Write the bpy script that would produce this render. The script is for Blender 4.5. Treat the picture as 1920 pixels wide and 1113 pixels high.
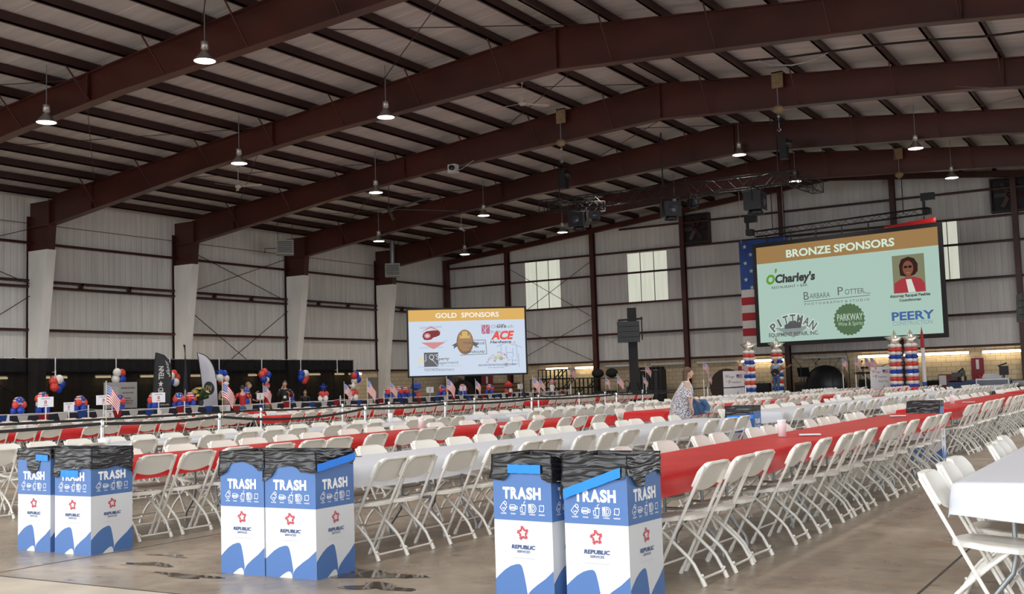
import bpy, math, random
from mathutils import Vector, Matrix, noise as mnoise
PI = math.pi
for o in list(bpy.data.objects): bpy.data.objects.remove(o, do_unlink=True)
SC = bpy.context.scene; COL = SC.collection
rnd = random.Random(7)
# ------------------------------------------------------------------ camera
YAW, PITCH, ROLL, FPX, EYE = math.radians(31.03443397), math.radians(4.55798353), math.radians(-1.78882531), 2068.78, 1.38
_f = Vector((-math.sin(YAW)*math.cos(PITCH), math.cos(YAW)*math.cos(PITCH), math.sin(PITCH)))
_r = Vector((math.cos(YAW), math.sin(YAW), 0)); _u = _r.cross(_f)
_R = math.cos(ROLL)*_r + math.sin(ROLL)*_u; _U = -math.sin(ROLL)*_r + math.cos(ROLL)*_u
cam = bpy.data.cameras.new('camera'); camo = bpy.data.objects.new('camera', cam); COL.objects.link(camo)
cam.sensor_width = 36; cam.lens = FPX/1920*36; cam.clip_end = 400; cam.clip_start = .05
camo.matrix_world = Matrix(((_R.x,_U.x,-_f.x,0),(_R.y,_U.y,-_f.y,0),(_R.z,_U.z,-_f.z,EYE),(0,0,0,1)))
SC.camera = camo
SC.view_settings.view_transform = 'Standard'; SC.view_settings.look = 'None'
SC.view_settings.exposure = 0.22; SC.view_settings.gamma = 1.0
# ------------------------------------------------------------------ daylight: overcast sky seen through the open front doors and an added side opening
W = bpy.data.worlds.new('overcast_sky'); SC.world = W; W.use_nodes = True
bg = W.node_tree.nodes['Background']; bg.inputs[0].default_value = (.93, .965, 1, 1); bg.inputs[1].default_value = 3.6
def portal(name, loc, rot, sx, sy):
    l = bpy.data.lights.new(name, 'AREA'); l.shape = 'RECTANGLE'; l.size = sx; l.size_y = sy; l.cycles.is_portal = True
    o = bpy.data.objects.new(name, l); COL.objects.link(o); o.location = loc; o.rotation_euler = rot
portal('front_door_portal', (-15.25, -2.3, 4.2), (PI/2, 0, 0), 49, 8.4)
portal('added_opening_portal', (9.6, 30, 4.2), (PI/2, 0, PI/2), 28, 8.4)
SC.cycles.max_bounces = 8; SC.cycles.diffuse_bounces = 5; SC.cycles.glossy_bounces = 3
SC.cycles.transparent_max_bounces = 12; SC.cycles.sample_clamp_indirect = 6; SC.cycles.use_denoising = True
SC.cycles.caustics_reflective = False; SC.cycles.caustics_refractive = False

# ------------------------------------------------------------------ materials
def nd(nt, t, **kw):
    n = nt.nodes.new(t)
    for k, v in kw.items(): setattr(n, k, v)
    return n
def M(name, col, rough=.5, metal=0., noise=None, emit=None, spec=None, bump=None, coat=0., alpha=1., trans=0.):
    m = bpy.data.materials.new(name); m.use_nodes = True; nt = m.node_tree; b = nt.nodes['Principled BSDF']
    c = (*col, 1)
    b.inputs['Base Color'].default_value = c; b.inputs['Roughness'].default_value = rough; b.inputs['Metallic'].default_value = metal
    if spec is not None: b.inputs['Specular IOR Level'].default_value = spec
    b.inputs['Coat Weight'].default_value = coat; b.inputs['Alpha'].default_value = alpha
    if trans: b.inputs['Transmission Weight'].default_value = trans
    if emit: b.inputs['Emission Color'].default_value = (*(emit[1] if len(emit) > 1 else col), 1); b.inputs['Emission Strength'].default_value = emit[0]
    if noise or bump:
        tc = nd(nt, 'ShaderNodeTexCoord')
    if noise:                      # (scale xyz, amount, detail)
        sc, amt = noise[0], noise[1]
        mp = nd(nt, 'ShaderNodeMapping'); mp.inputs['Scale'].default_value = sc if isinstance(sc, tuple) else (sc,)*3
        nz = nd(nt, 'ShaderNodeTexNoise'); nz.inputs['Scale'].default_value = 1; nz.inputs['Detail'].default_value = 4
        rp = nd(nt, 'ShaderNodeValToRGB'); rp.color_ramp.elements[0].position = .3; rp.color_ramp.elements[1].position = .7
        rp.color_ramp.elements[0].color = (*[x*(1-amt) for x in col], 1); rp.color_ramp.elements[1].color = (*[min(1, x*(1+amt)) for x in col], 1)
        nt.links.new(tc.outputs['Object'], mp.inputs[0]); nt.links.new(mp.outputs[0], nz.inputs[0]); nt.links.new(nz.outputs[0], rp.inputs[0]); nt.links.new(rp.outputs[0], b.inputs['Base Color'])
    if bump:                       # (scale, strength)
        mp = nd(nt, 'ShaderNodeMapping'); mp.inputs['Scale'].default_value = bump[0] if isinstance(bump[0], tuple) else (bump[0],)*3
        nz = nd(nt, 'ShaderNodeTexNoise'); nz.inputs['Scale'].default_value = 1; nz.inputs['Detail'].default_value = 3
        bp = nd(nt, 'ShaderNodeBump'); bp.inputs['Strength'].default_value = bump[1]; bp.inputs['Distance'].default_value = .02
        nt.links.new(tc.outputs['Object'], mp.inputs[0]); nt.links.new(mp.outputs[0], nz.inputs[0]); nt.links.new(nz.outputs[0], bp.inputs['Height']); nt.links.new(bp.outputs[0], b.inputs['Normal'])
    return m
def E(name, col, s):
    m = bpy.data.materials.new(name); m.use_nodes = True; nt = m.node_tree; nt.nodes.clear()
    e = nd(nt, 'ShaderNodeEmission'); e.inputs[0].default_value = (*col, 1); e.inputs[1].default_value = s
    nt.links.new(e.outputs[0], nd(nt, 'ShaderNodeOutputMaterial').inputs[0]); return m

def srgb(r, g, b):
    f = lambda c: (c/255/12.92 if c <= 10 else ((c/255+.055)/1.055)**2.4)
    return (f(r), f(g), f(b))

STEEL = M('dark red primer steel', (.062, .0135, .009), .42, 0, ((.35, .35, .8), .35))
STEEL_D = M('dark purlin steel', (.036, .011, .009), .5, 0, (.6, .3))
ROOF = None
CLAD = M('pale painted column cladding', (.86, .85, .82), .6, 0, ((1.2, 1.2, .5), .08))
WHITE = M('chair white plastic', (.82, .80, .735), .38, 0)
TUBE_W = M('chair white enamel tube', (.80, .78, .72), .32, 0)
TABLE_W = M('table white plastic', (.74, .74, .76), .4)
TABLE_E = M('bare wooden table edge', (.42, .26, .13), .6, 0, ((1, 8, 8), .2))
GALV = M('galvanised leg', (.33, .35, .37), .35, .6)
CLOTH_W = M('white plastic cover', (.64, .66, .72), .45, 0, None, None, .35, ((2, 9, 2), .25))
CLOTH_R = M('red plastic cover', (.54, .010, .011), .42, 0, ((1.5, 1.5, 1.5), .12), None, .3, ((2, 9, 2), .25))
CARTON = M('white printed carton', (.66, .68, .71), .55)
P_BLUE = M('printed blue', srgb(76, 113, 170), .5)
P_WHITE = M('printed white', (.86, .88, .9), .5)
P_RED = M('printed red', srgb(190, 45, 60), .5)
P_NAVY = M('printed navy', srgb(40, 70, 120), .5)
P_GREY = M('printed pale grey', (.55, .57, .6), .5)
BAG = M('black bin liner plastic', (.012, .012, .014), .24, 0, None, None, .55)
def _crinkle(m):
    nt = m.node_tree; tc = nd(nt, 'ShaderNodeTexCoord'); w = nd(nt, 'ShaderNodeTexWave'); w.bands_direction = 'Z'; w.inputs['Scale'].default_value = 3.2; w.inputs['Distortion'].default_value = 16; w.inputs['Detail'].default_value = 2; w.inputs['Detail Scale'].default_value = 1.3
    mp = nd(nt, 'ShaderNodeMapping'); mp.inputs['Scale'].default_value = (.55, .55, 2.6); mp.inputs['Rotation'].default_value = (.12, .16, 0); bp = nd(nt, 'ShaderNodeBump'); bp.inputs['Strength'].default_value = .42; bp.inputs['Distance'].default_value = .012
    L = nt.links.new; L(tc.outputs['Object'], mp.inputs[0]); L(mp.outputs[0], w.inputs[0]); L(w.outputs['Fac'], bp.inputs['Height']); L(bp.outputs[0], nt.nodes['Principled BSDF'].inputs['Normal'])
_crinkle(BAG)
TAPE = M('blue painter tape', (.0, .22, .9), .45)
BLACK = M('matt black', (.010, .010, .012), .6)
BLACK_G = M('satin black', (.014, .014, .016), .35)
CHROME = M('polished steel', (.62, .63, .64), .22, 1.0)
SILVER = M('silver foil', (.85, .81, .73), .3, .9)
RED = M('red plastic', (.55, .02, .02), .4)
BLUE = M('blue plastic', (.012, .05, .35), .4)
WHITE_P = M('plain white', (.8, .8, .8), .5)
BAL_R = M('red latex', (.68, .06, .045), .28, 0, None, None, None)
BAL_B = M('blue latex', (.012, .055, .42), .28)
BAL_W = M('white latex', (.82, .80, .76), .3)
WOOD = M('stained wood', (.20, .09, .035), .5, 0, ((1, 9, 9), .3))
CREAM = M('burlap padding', (.26, .19, .11), .8, 0, (8, .2))
PAPER = M('white card', (.80, .80, .84), .6)
INK = M('black ink', (.03, .03, .035), .6)
LAMP_W = 470.0; SCREEN = .92
LAMP_ON = E("lit tube", (1, .80, .48), 14.0)
BULB = E('lit lamp glass', (1, .85, .78), 9.0)
DISH = M('lamp reflector aluminium', (.42, .40, .38), .35, .8)

# ------------------------------------------------------------------ mesh builder
class MB:
    def __init__(s): s.v = []; s.f = []; s.m = []; s.s = []
    def add(s, vs, fs, mi=0, sm=False):
        n = len(s.v); s.v += [tuple(v) for v in vs]
        for f in fs: s.f.append(tuple(i+n for i in f)); s.m.append(mi); s.s.append(sm)
    def box(s, x0, x1, y0, y1, z0, z1, mi=0):
        s.add([(x0,y0,z0),(x1,y0,z0),(x1,y1,z0),(x0,y1,z0),(x0,y0,z1),(x1,y0,z1),(x1,y1,z1),(x0,y1,z1)],
              [(3,2,1,0),(4,5,6,7),(0,1,5,4),(1,2,6,5),(2,3,7,6),(3,0,4,7)], mi)
    def bar(s, p, q, w, h, mi=0, up=(0,0,1)):
        p, q = Vector(p), Vector(q); d = (q-p).normalized(); a = d.cross(Vector(up))
        if a.length < 1e-4: a = d.cross(Vector((1,0,0)))
        a.normalize(); b = a.cross(d); a *= w/2; b *= h/2
        s.add([p-a-b, p+a-b, p+a+b, p-a+b, q-a-b, q+a-b, q+a+b, q-a+b], [(0,1,2,3),(7,6,5,4),(4,5,1,0),(5,6,2,1),(6,7,3,2),(7,4,0,3)], mi)
    def tube(s, pts, r, n=6, mi=0, caps=True, sm=True, closed=False):
        pts = [Vector(p) for p in pts]; N = len(pts)
        rs = r if isinstance(r, (list, tuple)) else [r]*N
        ring = []; ref = None
        for i, p in enumerate(pts):
            if closed: d = pts[(i+1) % N]-pts[i-1]
            else: d = pts[min(i+1, N-1)]-pts[max(i-1, 0)]
            d.normalize()
            if ref is None: ref = d.orthogonal().normalized()
            a = (ref-d*ref.dot(d))
            a = a.normalized() if a.length > 1e-5 else d.orthogonal().normalized()
            ref = a; b = d.cross(a)
            ring.append([p+(a*math.cos(2*PI*k/n)+b*math.sin(2*PI*k/n))*rs[i] for k in range(n)])
        vs = [v for rg in ring for v in rg]; fs = []
        for i in range(N if closed else N-1):
            j = (i+1) % N
            for k in range(n): fs.append((i*n+k, i*n+(k+1) % n, j*n+(k+1) % n, j*n+k))
        s.add(vs, fs, mi, sm)
        if caps and not closed:
            s.add(ring[0], [tuple(range(n-1, -1, -1))], mi); s.add(ring[-1], [tuple(range(n))], mi)
    def lathe(s, prof, c=(0,0,0), n=12, mi=0, sm=True, axis='z'):
        vs = []; fs = []; c = Vector(c)
        for r, z in prof:
            for k in range(n):
                a = 2*PI*k/n; x, y = r*math.cos(a), r*math.sin(a)
                vs.append(c+(Vector((x,y,z)) if axis == 'z' else Vector((x,z,y)) if axis == 'y' else Vector((z,x,y))))
        for i in range(len(prof)-1):
            for k in range(n):
                f = (i*n+k, i*n+(k+1) % n, (i+1)*n+(k+1) % n, (i+1)*n+k)
                fs.append(f if axis != 'y' else f[::-1])
        s.add(vs, fs, mi, sm)
    def ball(s, c, r, nu=10, nv=7, mi=0, sc=(1,1,1)):
        vs = []; fs = []
        for j in range(nv+1):
            t = PI*j/nv
            for k in range(nu):
                a = 2*PI*k/nu; vs.append((c[0]+r*sc[0]*math.sin(t)*math.cos(a), c[1]+r*sc[1]*math.sin(t)*math.sin(a), c[2]+r*sc[2]*math.cos(t)))
        for j in range(nv):
            for k in range(nu): fs.append((j*nu+k, (j+1)*nu+k, (j+1)*nu+(k+1) % nu, j*nu+(k+1) % nu))
        s.add(vs, fs, mi, True)
    def grid(s, fn, nu, nv, mi=0, sm=True, wrap=False):
        vs = [fn(i/nu, j/nv) for j in range(nv+1) for i in range(nu+1)]
        fs = [(j*(nu+1)+i, j*(nu+1)+i+1, (j+1)*(nu+1)+i+1, (j+1)*(nu+1)+i) for j in range(nv) for i in range(nu)]
        s.add(vs, fs, mi, sm)
    def poly(s, pts, mi=0): s.add(pts, [tuple(range(len(pts)))], mi)
    def prism(s, pts2, fn, d0, d1, mi=0):           # extrude a 2D outline; fn(u, v, d) -> 3D
        n = len(pts2); a = [fn(u, v, d0) for u, v in pts2]; b = [fn(u, v, d1) for u, v in pts2]
        s.add(a+b, [tuple(range(n-1, -1, -1)), tuple(range(n, 2*n))]+[(i, (i+1) % n, n+(i+1) % n, n+i) for i in range(n)], mi)
    def mesh(s, name, mats):
        me = bpy.data.meshes.new(name); me.from_pydata(s.v, [], s.f)
        for m in (mats if isinstance(mats, (list, tuple)) else [mats]): me.materials.append(m)
        me.polygons.foreach_set('material_index', s.m); me.polygons.foreach_set('use_smooth', s.s)
        me.update(); return me
    def build(s, name, mats, parent=None, loc=None, rotz=0):
        return put(name, s.mesh(name, mats), parent, loc, rotz)
def put(name, me, parent=None, loc=None, rotz=0):
    o = bpy.data.objects.new(name, me); COL.objects.link(o); o.parent = parent
    if loc: o.location = loc
    if rotz: o.rotation_euler = (0, 0, rotz)
    return o
def tag(o, label, cat, group=None, kind=None):
    o['label'] = label; o['category'] = cat
    if group: o['group'] = group
    if kind: o['kind'] = kind
    return o
def thing(name, label, cat, loc=(0,0,0), rotz=0, group=None):
    o = bpy.data.objects.new(name, None); COL.objects.link(o); o.location = loc; o.rotation_euler = (0, 0, rotz); o.empty_display_size = .1
    return tag(o, label, cat, group)
def struct(name, mb, mats):
    o = mb.build(name, mats); o['kind'] = 'structure'; return o
def dup(root, loc, rotz, label, group=None):
    r = root.copy(); COL.objects.link(r); r.location = loc; r.rotation_euler = (0, 0, rotz); r['label'] = label
    if group: r['group'] = group
    for ch in root.children:
        c = ch.copy(); COL.objects.link(c); c.parent = r
        for g in ch.children:
            d = g.copy(); COL.objects.link(d); d.parent = c
    return r
ORD = ['zeroth','first','second','third','fourth','fifth','sixth','seventh','eighth','ninth','tenth','eleventh','twelfth','thirteenth','fourteenth','fifteenth','sixteenth','seventeenth','eighteenth','nineteenth','twentieth','twenty-first','twenty-second','twenty-third','twenty-fourth','twenty-fifth','twenty-sixth','twenty-seventh']
# ------------------------------------------------------------------ lettering: flat text outlines as mesh data
_tc = {}
def glyphs(txt, bold=0.):
    if (txt, bold) in _tc: return _tc[(txt, bold)]
    cu = bpy.data.curves.new('lettering', 'FONT'); cu.body = txt; cu.size = 1; cu.offset = bold; cu.resolution_u = 3; cu.align_x = 'LEFT'
    ob = bpy.data.objects.new('lettering', cu); COL.objects.link(ob)
    me = bpy.data.meshes.new_from_object(ob.evaluated_get(bpy.context.evaluated_depsgraph_get()))
    vs = [(v.co.x, v.co.y) for v in me.vertices]; fs = [tuple(p.vertices) for p in me.polygons]
    bpy.data.objects.remove(ob); bpy.data.curves.remove(cu); bpy.data.meshes.remove(me)
    x0 = min(v[0] for v in vs); x1 = max(v[0] for v in vs)
    _tc[(txt, bold)] = (vs, fs, x0, x1); return _tc[(txt, bold)]
CAP = .729
def text(mb, fn, txt, cx, cy, h, mi=0, width=None, bold=0., shear=0., rot=0., align='c'):
    """cap height h, centred on (cx, cy) of the plane fn(u, v) -> 3D; width stretches the line to that length"""
    LAY[0] += 3e-5; vs, fs, x0, x1 = glyphs(txt, bold); k = h/CAP; kx = (width/(x1-x0)) if width else k
    out = []
    for x, y in vs:
        px = (x-x0)*kx-((x1-x0)*kx/2 if align == 'c' else 0); py = y*k-h/2; px += shear*(py+h/2)
        c, s_ = math.cos(rot), math.sin(rot); out.append(fn(cx+px*c-py*s_, cy+px*s_+py*c))
    mb.add(out, fs, mi)
def arc_text(mb, fn, txt, cx, cy, r, h, a0, a1, mi=0, bold=0., wid=None):
    n = len(txt)
    for i, ch in enumerate(txt):
        if ch == ' ': continue
        a = a0+(a1-a0)*i/(n-1); text(mb, fn, ch, cx+r*math.cos(a), cy+r*math.sin(a), h, mi, wid*(.36 if ch == 'I' else 1) if wid else None, bold, 0, a-PI/2)
LAY = [0.]          # each printed stroke lies a hair above the one before
def stroke(mb, fn, pts, w, mi=0, closed=False):
    n = len(pts)
    for i in range(n if closed else n-1):
        a, b = Vector(pts[i]), Vector(pts[(i+1) % n]); d = (b-a)
        if d.length < 1e-9: continue
        d.normalize(); q = Vector((-d.y, d.x))*w/2; e = d*w*.3; LAY[0] += 1.5e-5
        mb.add([fn(*(a-e-q)), fn(*(b+e-q)), fn(*(b+e+q)), fn(*(a-e+q))], [(0,1,2,3)], mi)
def disc(mb, fn, cx, cy, rx, ry, mi=0, n=20, a0=0, a1=2*PI): mb.poly([fn(cx+rx*math.cos(a0+(a1-a0)*k/n), cy+ry*math.sin(a0+(a1-a0)*k/n)) for k in range(n)], mi)
def rect(mb, fn, x0, x1, y0, y1, mi=0): mb.poly([fn(x0,y0), fn(x1,y0), fn(x1,y1), fn(x0,y1)], mi)
# ================================================================== the hangar shell
XL, XR, YF, YB, XRG = -40.0, 9.5, -2.2, 58.6, -15.25
def roof_z(x): return 11.94-.1*abs(x-XRG)
# ---- floor: polished worn concrete with saw-cut joints, stains and damp patches
def floor_mat():
    m = M('worn polished concrete', (.3, .25, .2), .3); nt = m.node_tree; b = nt.nodes['Principled BSDF']; L = nt.links.new
    tc = nd(nt, 'ShaderNodeTexCoord')
    def nz(scale, det=6, rough=.55, dist=0):
        mp = nd(nt, 'ShaderNodeMapping'); mp.inputs['Scale'].default_value = scale if isinstance(scale, tuple) else (scale,)*3
        n = nd(nt, 'ShaderNodeTexNoise'); n.inputs['Scale'].default_value = 1; n.inputs['Detail'].default_value = det; n.inputs['Roughness'].default_value = rough; n.inputs['Distortion'].default_value = dist
        L(tc.outputs['Object'], mp.inputs[0]); L(mp.outputs[0], n.inputs[0]); return n.outputs[0]
    def ramp(src, stops):
        r = nd(nt, 'ShaderNodeValToRGB'); el = r.color_ramp.elements
        while len(el) < len(stops): el.new(.5)
        for e, (p, c) in zip(el, stops): e.position = p; e.color = (*c, 1) if len(c) == 3 else c
        L(src, r.inputs[0]); return r.outputs[0]
    base = ramp(nz(.55), [(.3, (.235, .192, .146)), (.5, (.30, .248, .19)), (.72, (.46, .39, .31))])
    fine = ramp(nz(7.0), [(.35, (.8, .8, .8)), (.65, (1.08, 1.06, 1.04))])
    mx = nd(nt, 'ShaderNodeMix', data_type='RGBA', blend_type='MULTIPLY'); mx.inputs[0].default_value = 1; L(base, mx.inputs[6]); L(fine, mx.inputs[7])
    rust = ramp(nz((1.3, 2.6, 1), 3), [(.60, (0, 0, 0)), (.72, (1, 1, 1))])
    mr = nd(nt, 'ShaderNodeMix', data_type='RGBA'); L(rust, mr.inputs[0]); L(mx.outputs[2], mr.inputs[6]); mr.inputs[7].default_value = (.25, .155, .095, 1)
    spots = ramp(nz((3.2, 6.5, 1), 2), [(.655, (0, 0, 0)), (.70, (.75, .75, .75))])
    ms = nd(nt, 'ShaderNodeMix', data_type='RGBA'); L(spots, ms.inputs[0]); L(mr.outputs[2], ms.inputs[6]); ms.inputs[7].default_value = (.11, .082, .06, 1)
    L(ms.outputs[2], b.inputs['Base Color'])
    rr = ramp(nz(1.1), [(.3, (.22, .22, .22)), (.7, (.42, .42, .42))]); L(rr, b.inputs['Roughness'])
    bp = nd(nt, 'ShaderNodeBump'); bp.inputs['Strength'].default_value = .12; bp.inputs['Distance'].default_value = .01; L(nz(3.0), bp.inputs['Height']); L(bp.outputs[0], b.inputs['Normal'])
    return m
FLOOR = floor_mat()
mb = MB(); mb.box(XL-.3, XR+.3, 5.48, YB+.3, -.2, 0); struct('floor', mb, FLOOR)
mb = MB(); mb.box(XL-.3, XR+.3, YF-.3, 5.48, -.2, 0); struct('floor_slab', mb, M('concrete paled for door light', (.50, .435, .345), .5, 0, (2.2, .16)))  # base colour raised to paint in brighter daylight near the open door
mb = MB(); mb.box(-90, 90, -60, YF-.3, -.22, -.01); mb.box(XR+.3, 90, YF-.3, 90, -.22, -.01)
struct('ground', mb, M('concrete apron outside', (.42, .40, .37), .8))
JOINT = M('dark saw cut', (.045, .036, .03), .8)
for k, (p, q) in enumerate([((-1.5, 0), (-1.5, 16)), ((-8.27, 0), (-8.27, 30)), ((-15.0, 0), (-15.0, 40)), ((-9.2, 5.48), (0, 5.48)), ((-20, 5.48), (-9.2, 5.48)), ((-8, 18.4), (-1, 18.4))]):
    mb = MB(); w = .009
    if p[0] == q[0]: mb.box(p[0]-w, p[0]+w, p[1], q[1], 0, .0015)
    else: mb.box(p[0], q[0], p[1]-w, p[1]+w, 0, .0015)
    struct('floor_strip', mb, JOINT)
# damp patches near the middle bins
PUD = M('shallow water on concrete', (.07, .055, .042), .05, 0, None, None, .5)
for (cx, cy, rx, ry, sd) in [(-5.28, 6.62, .34, .16, 1), (-4.92, 6.22, .22, .13, 2), (-7.35, 6.35, .26, .07, 3), (-7.6, 6.75, .22, .05, 4), (-6.62, 6.05, .3, .07, 6)]:
    mb = MB(); r2 = random.Random(sd); n = 26
    w = [1+.35*math.sin(3*t*2*PI/n+sd)+.25*r2.uniform(-1, 1) for t in range(n)]
    ring = [(cx+rx*w[t]*math.cos(2*PI*t/n), cy+ry*w[t]*math.sin(2*PI*t/n), .003) for t in range(n)]
    mb.add([(cx, cy, .003)]+ring, [(0, 1+t, 1+(t+1) % n) for t in range(n)])
    tag(mb.build('puddle', PUD), ['', 'dark puddle at the right foot of the middle pair of trash boxes', 'small dark puddle nearest the camera, right of the middle trash boxes', 'thin wet streak on concrete left of the middle trash boxes', 'thin wet streak farthest back between the left and middle trash boxes', '', 'wet patch along the front foot of the middle trash boxes'][sd], 'puddle')

def panel_mat(name, col, axis, amt=.10):          # ribbed pale steel liner panels: streaky vertical marks, rib seams
    m = M(name, col, .55); nt = m.node_tree; b = nt.nodes['Principled BSDF']; L = nt.links.new
    tc = nd(nt, 'ShaderNodeTexCoord'); sep = nd(nt, 'ShaderNodeSeparateXYZ'); L(tc.outputs['Object'], sep.inputs[0])
    mp = nd(nt, 'ShaderNodeMapping'); mp.inputs['Scale'].default_value = (3.5, .35, .35) if axis == 'x' else (.35, 3.5, .35)
    n = nd(nt, 'ShaderNodeTexNoise'); n.inputs['Scale'].default_value = 1; n.inputs['Detail'].default_value = 6; L(tc.outputs['Object'], mp.inputs[0]); L(mp.outputs[0], n.inputs[0])
    r = nd(nt, 'ShaderNodeValToRGB'); r.color_ramp.elements[0].position = .25; r.color_ramp.elements[1].position = .72
    r.color_ramp.elements[0].color = (*[c*(1-2.2*amt) for c in col], 1); r.color_ramp.elements[1].color = (*[c*(1+amt) for c in col], 1); L(n.outputs[0], r.inputs[0])
    L(r.outputs[0], b.inputs['Base Color'])
    a = sep.outputs['X' if axis == 'x' else 'Y']
    def saw(period, sharp):
        mu = nd(nt, 'ShaderNodeMath', operation='MULTIPLY'); mu.inputs[1].default_value = 1/period; L(a, mu.inputs[0])
        fr = nd(nt, 'ShaderNodeMath', operation='PINGPONG'); fr.inputs[1].default_value = .5; L(mu.outputs[0], fr.inputs[0])
        m2 = nd(nt, 'ShaderNodeMath', operation='MULTIPLY'); m2.inputs[1].default_value = sharp; m2.use_clamp = True; L(fr.outputs[0], m2.inputs[0]); return m2.outputs[0]
    s1, s2 = saw(.30, 6), saw(1.8, 20)
    ad = nd(nt, 'ShaderNodeMath', operation='ADD'); L(s1, ad.inputs[0]); L(s2, ad.inputs[1])
    bp = nd(nt, 'ShaderNodeBump'); bp.inputs['Strength'].default_value = .5; bp.inputs['Distance'].default_value = .02; L(ad.outputs[0], bp.inputs['Height']); L(bp.outputs[0], b.inputs['Normal'])
    return m
PAN_L = panel_mat('liner panel of the left wall', (.80, .79, .765), 'y', .07); PAN_B = panel_mat('liner panel of the far wall', (.74, .735, .72), 'x', .07)
def block_mat():
    m = M('painted concrete block', (.5, .4, .25), .7); nt = m.node_tree; b = nt.nodes['Principled BSDF']; L = nt.links.new
    tc = nd(nt, 'ShaderNodeTexCoord'); sep = nd(nt, 'ShaderNodeSeparateXYZ'); L(tc.outputs['Object'], sep.inputs[0])
    ad = nd(nt, 'ShaderNodeMath', operation='ADD'); L(sep.outputs[0], ad.inputs[0]); L(sep.outputs[1], ad.inputs[1])
    cb = nd(nt, 'ShaderNodeCombineXYZ'); L(ad.outputs[0], cb.inputs[0]); L(sep.outputs[2], cb.inputs[1])
    br = nd(nt, 'ShaderNodeTexBrick'); br.inputs['Scale'].default_value = 1; br.inputs['Brick Width'].default_value = .46; br.inputs['Row Height'].default_value = .23; br.inputs['Mortar Size'].default_value = .012
    br.inputs['Color1'].default_value = (.68, .57, .39, 1); br.inputs['Color2'].default_value = (.60, .49, .33, 1); br.inputs['Mortar'].default_value = (.34, .27, .17, 1)
    L(cb.outputs[0], br.inputs[0]); L(br.outputs[0], b.inputs['Base Color']); return m
BLOCK = block_mat()
# ---- left wall
mb = MB(); mb.box(XL-.35, XL-.2, YF, YB, 2.48, 9.85); struct('wall_left', mb, PAN_L)
mb = MB(); mb.box(XL-.35, XL-.05, YF, YB, 0, 2.48); struct('wall_left_block', mb, BLOCK)
# ---- far wall with three translucent panels
wins = [(-34.3, -31.8, 5.94, 8.88), (-27.35, -24.8, 5.9, 8.82), (-10.6, -9.1, 5.95, 8.9)]
mb = MB(); cuts = sorted({XL-.3, XR+.3, *[w[0] for w in wins], *[w[1] for w in wins]})
for a, b_ in zip(cuts, cuts[1:]):
    w = [q for q in wins if q[0] <= a and q[1] >= b_]
    zt = lambda x: roof_z(x)+.3
    spans = [(2.55, w[0][2]), (w[0][3], None)] if w else [(2.55, None)]
    if a < XRG < b_: segs = [(a, XRG), (XRG, b_)]
    else: segs = [(a, b_)]
    for z0, z1 in spans:
        for sa, sb in segs:
            ta, tb = (z1, z1) if z1 else (zt(sa), zt(sb))
            vs = [(sa, YB, z0), (sb, YB, z0), (sb, YB, tb), (sa, YB, ta)]; vs += [(x, y+.15, z) for x, y, z in vs]
            mb.add(vs, [(0,1,2,3), (7,6,5,4), (3,2,6,7), (1,0,4,5), (0,3,7,4), (2,1,5,6)])
struct('wall_far', mb, PAN_B)
mb = MB(); mb.box(XL, XR, YB-.05, YB+.2, 0, 2.55); struct('wall_far_block', mb, BLOCK)
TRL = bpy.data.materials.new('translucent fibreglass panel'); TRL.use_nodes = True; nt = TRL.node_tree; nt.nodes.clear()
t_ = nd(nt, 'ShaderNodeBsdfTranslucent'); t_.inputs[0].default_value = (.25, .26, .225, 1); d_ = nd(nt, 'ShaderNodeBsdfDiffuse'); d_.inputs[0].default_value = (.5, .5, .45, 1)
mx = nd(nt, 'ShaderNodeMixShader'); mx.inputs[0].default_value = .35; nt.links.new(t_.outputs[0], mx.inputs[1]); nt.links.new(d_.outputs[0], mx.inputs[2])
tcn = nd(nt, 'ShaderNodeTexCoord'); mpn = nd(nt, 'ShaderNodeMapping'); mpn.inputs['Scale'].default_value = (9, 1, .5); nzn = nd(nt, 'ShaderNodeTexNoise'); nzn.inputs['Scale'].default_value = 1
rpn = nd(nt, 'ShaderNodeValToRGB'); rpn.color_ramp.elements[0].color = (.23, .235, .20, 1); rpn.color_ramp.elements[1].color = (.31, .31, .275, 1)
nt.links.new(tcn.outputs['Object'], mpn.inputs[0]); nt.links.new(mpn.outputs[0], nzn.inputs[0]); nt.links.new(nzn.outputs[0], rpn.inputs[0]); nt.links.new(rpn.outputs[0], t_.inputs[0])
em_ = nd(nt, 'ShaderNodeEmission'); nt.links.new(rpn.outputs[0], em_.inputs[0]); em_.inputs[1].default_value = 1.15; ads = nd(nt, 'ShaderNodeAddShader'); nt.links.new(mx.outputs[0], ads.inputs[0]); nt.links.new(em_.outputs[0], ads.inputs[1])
nt.links.new(ads.outputs[0], nd(nt, 'ShaderNodeOutputMaterial').inputs[0])
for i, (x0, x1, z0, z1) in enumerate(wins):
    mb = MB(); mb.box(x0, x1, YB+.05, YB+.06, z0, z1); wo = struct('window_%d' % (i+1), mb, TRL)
    fr = MB()
    for k in range(4):
        x = x0+(x1-x0)*k/3; fr.box(x-.02, x+.02, YB+.02, YB+.049, z0, z1)
    o = fr.build('window_mullion', M('panel lap seam', (.3, .3, .26), .6), wo); o['kind'] = 'structure'
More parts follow.
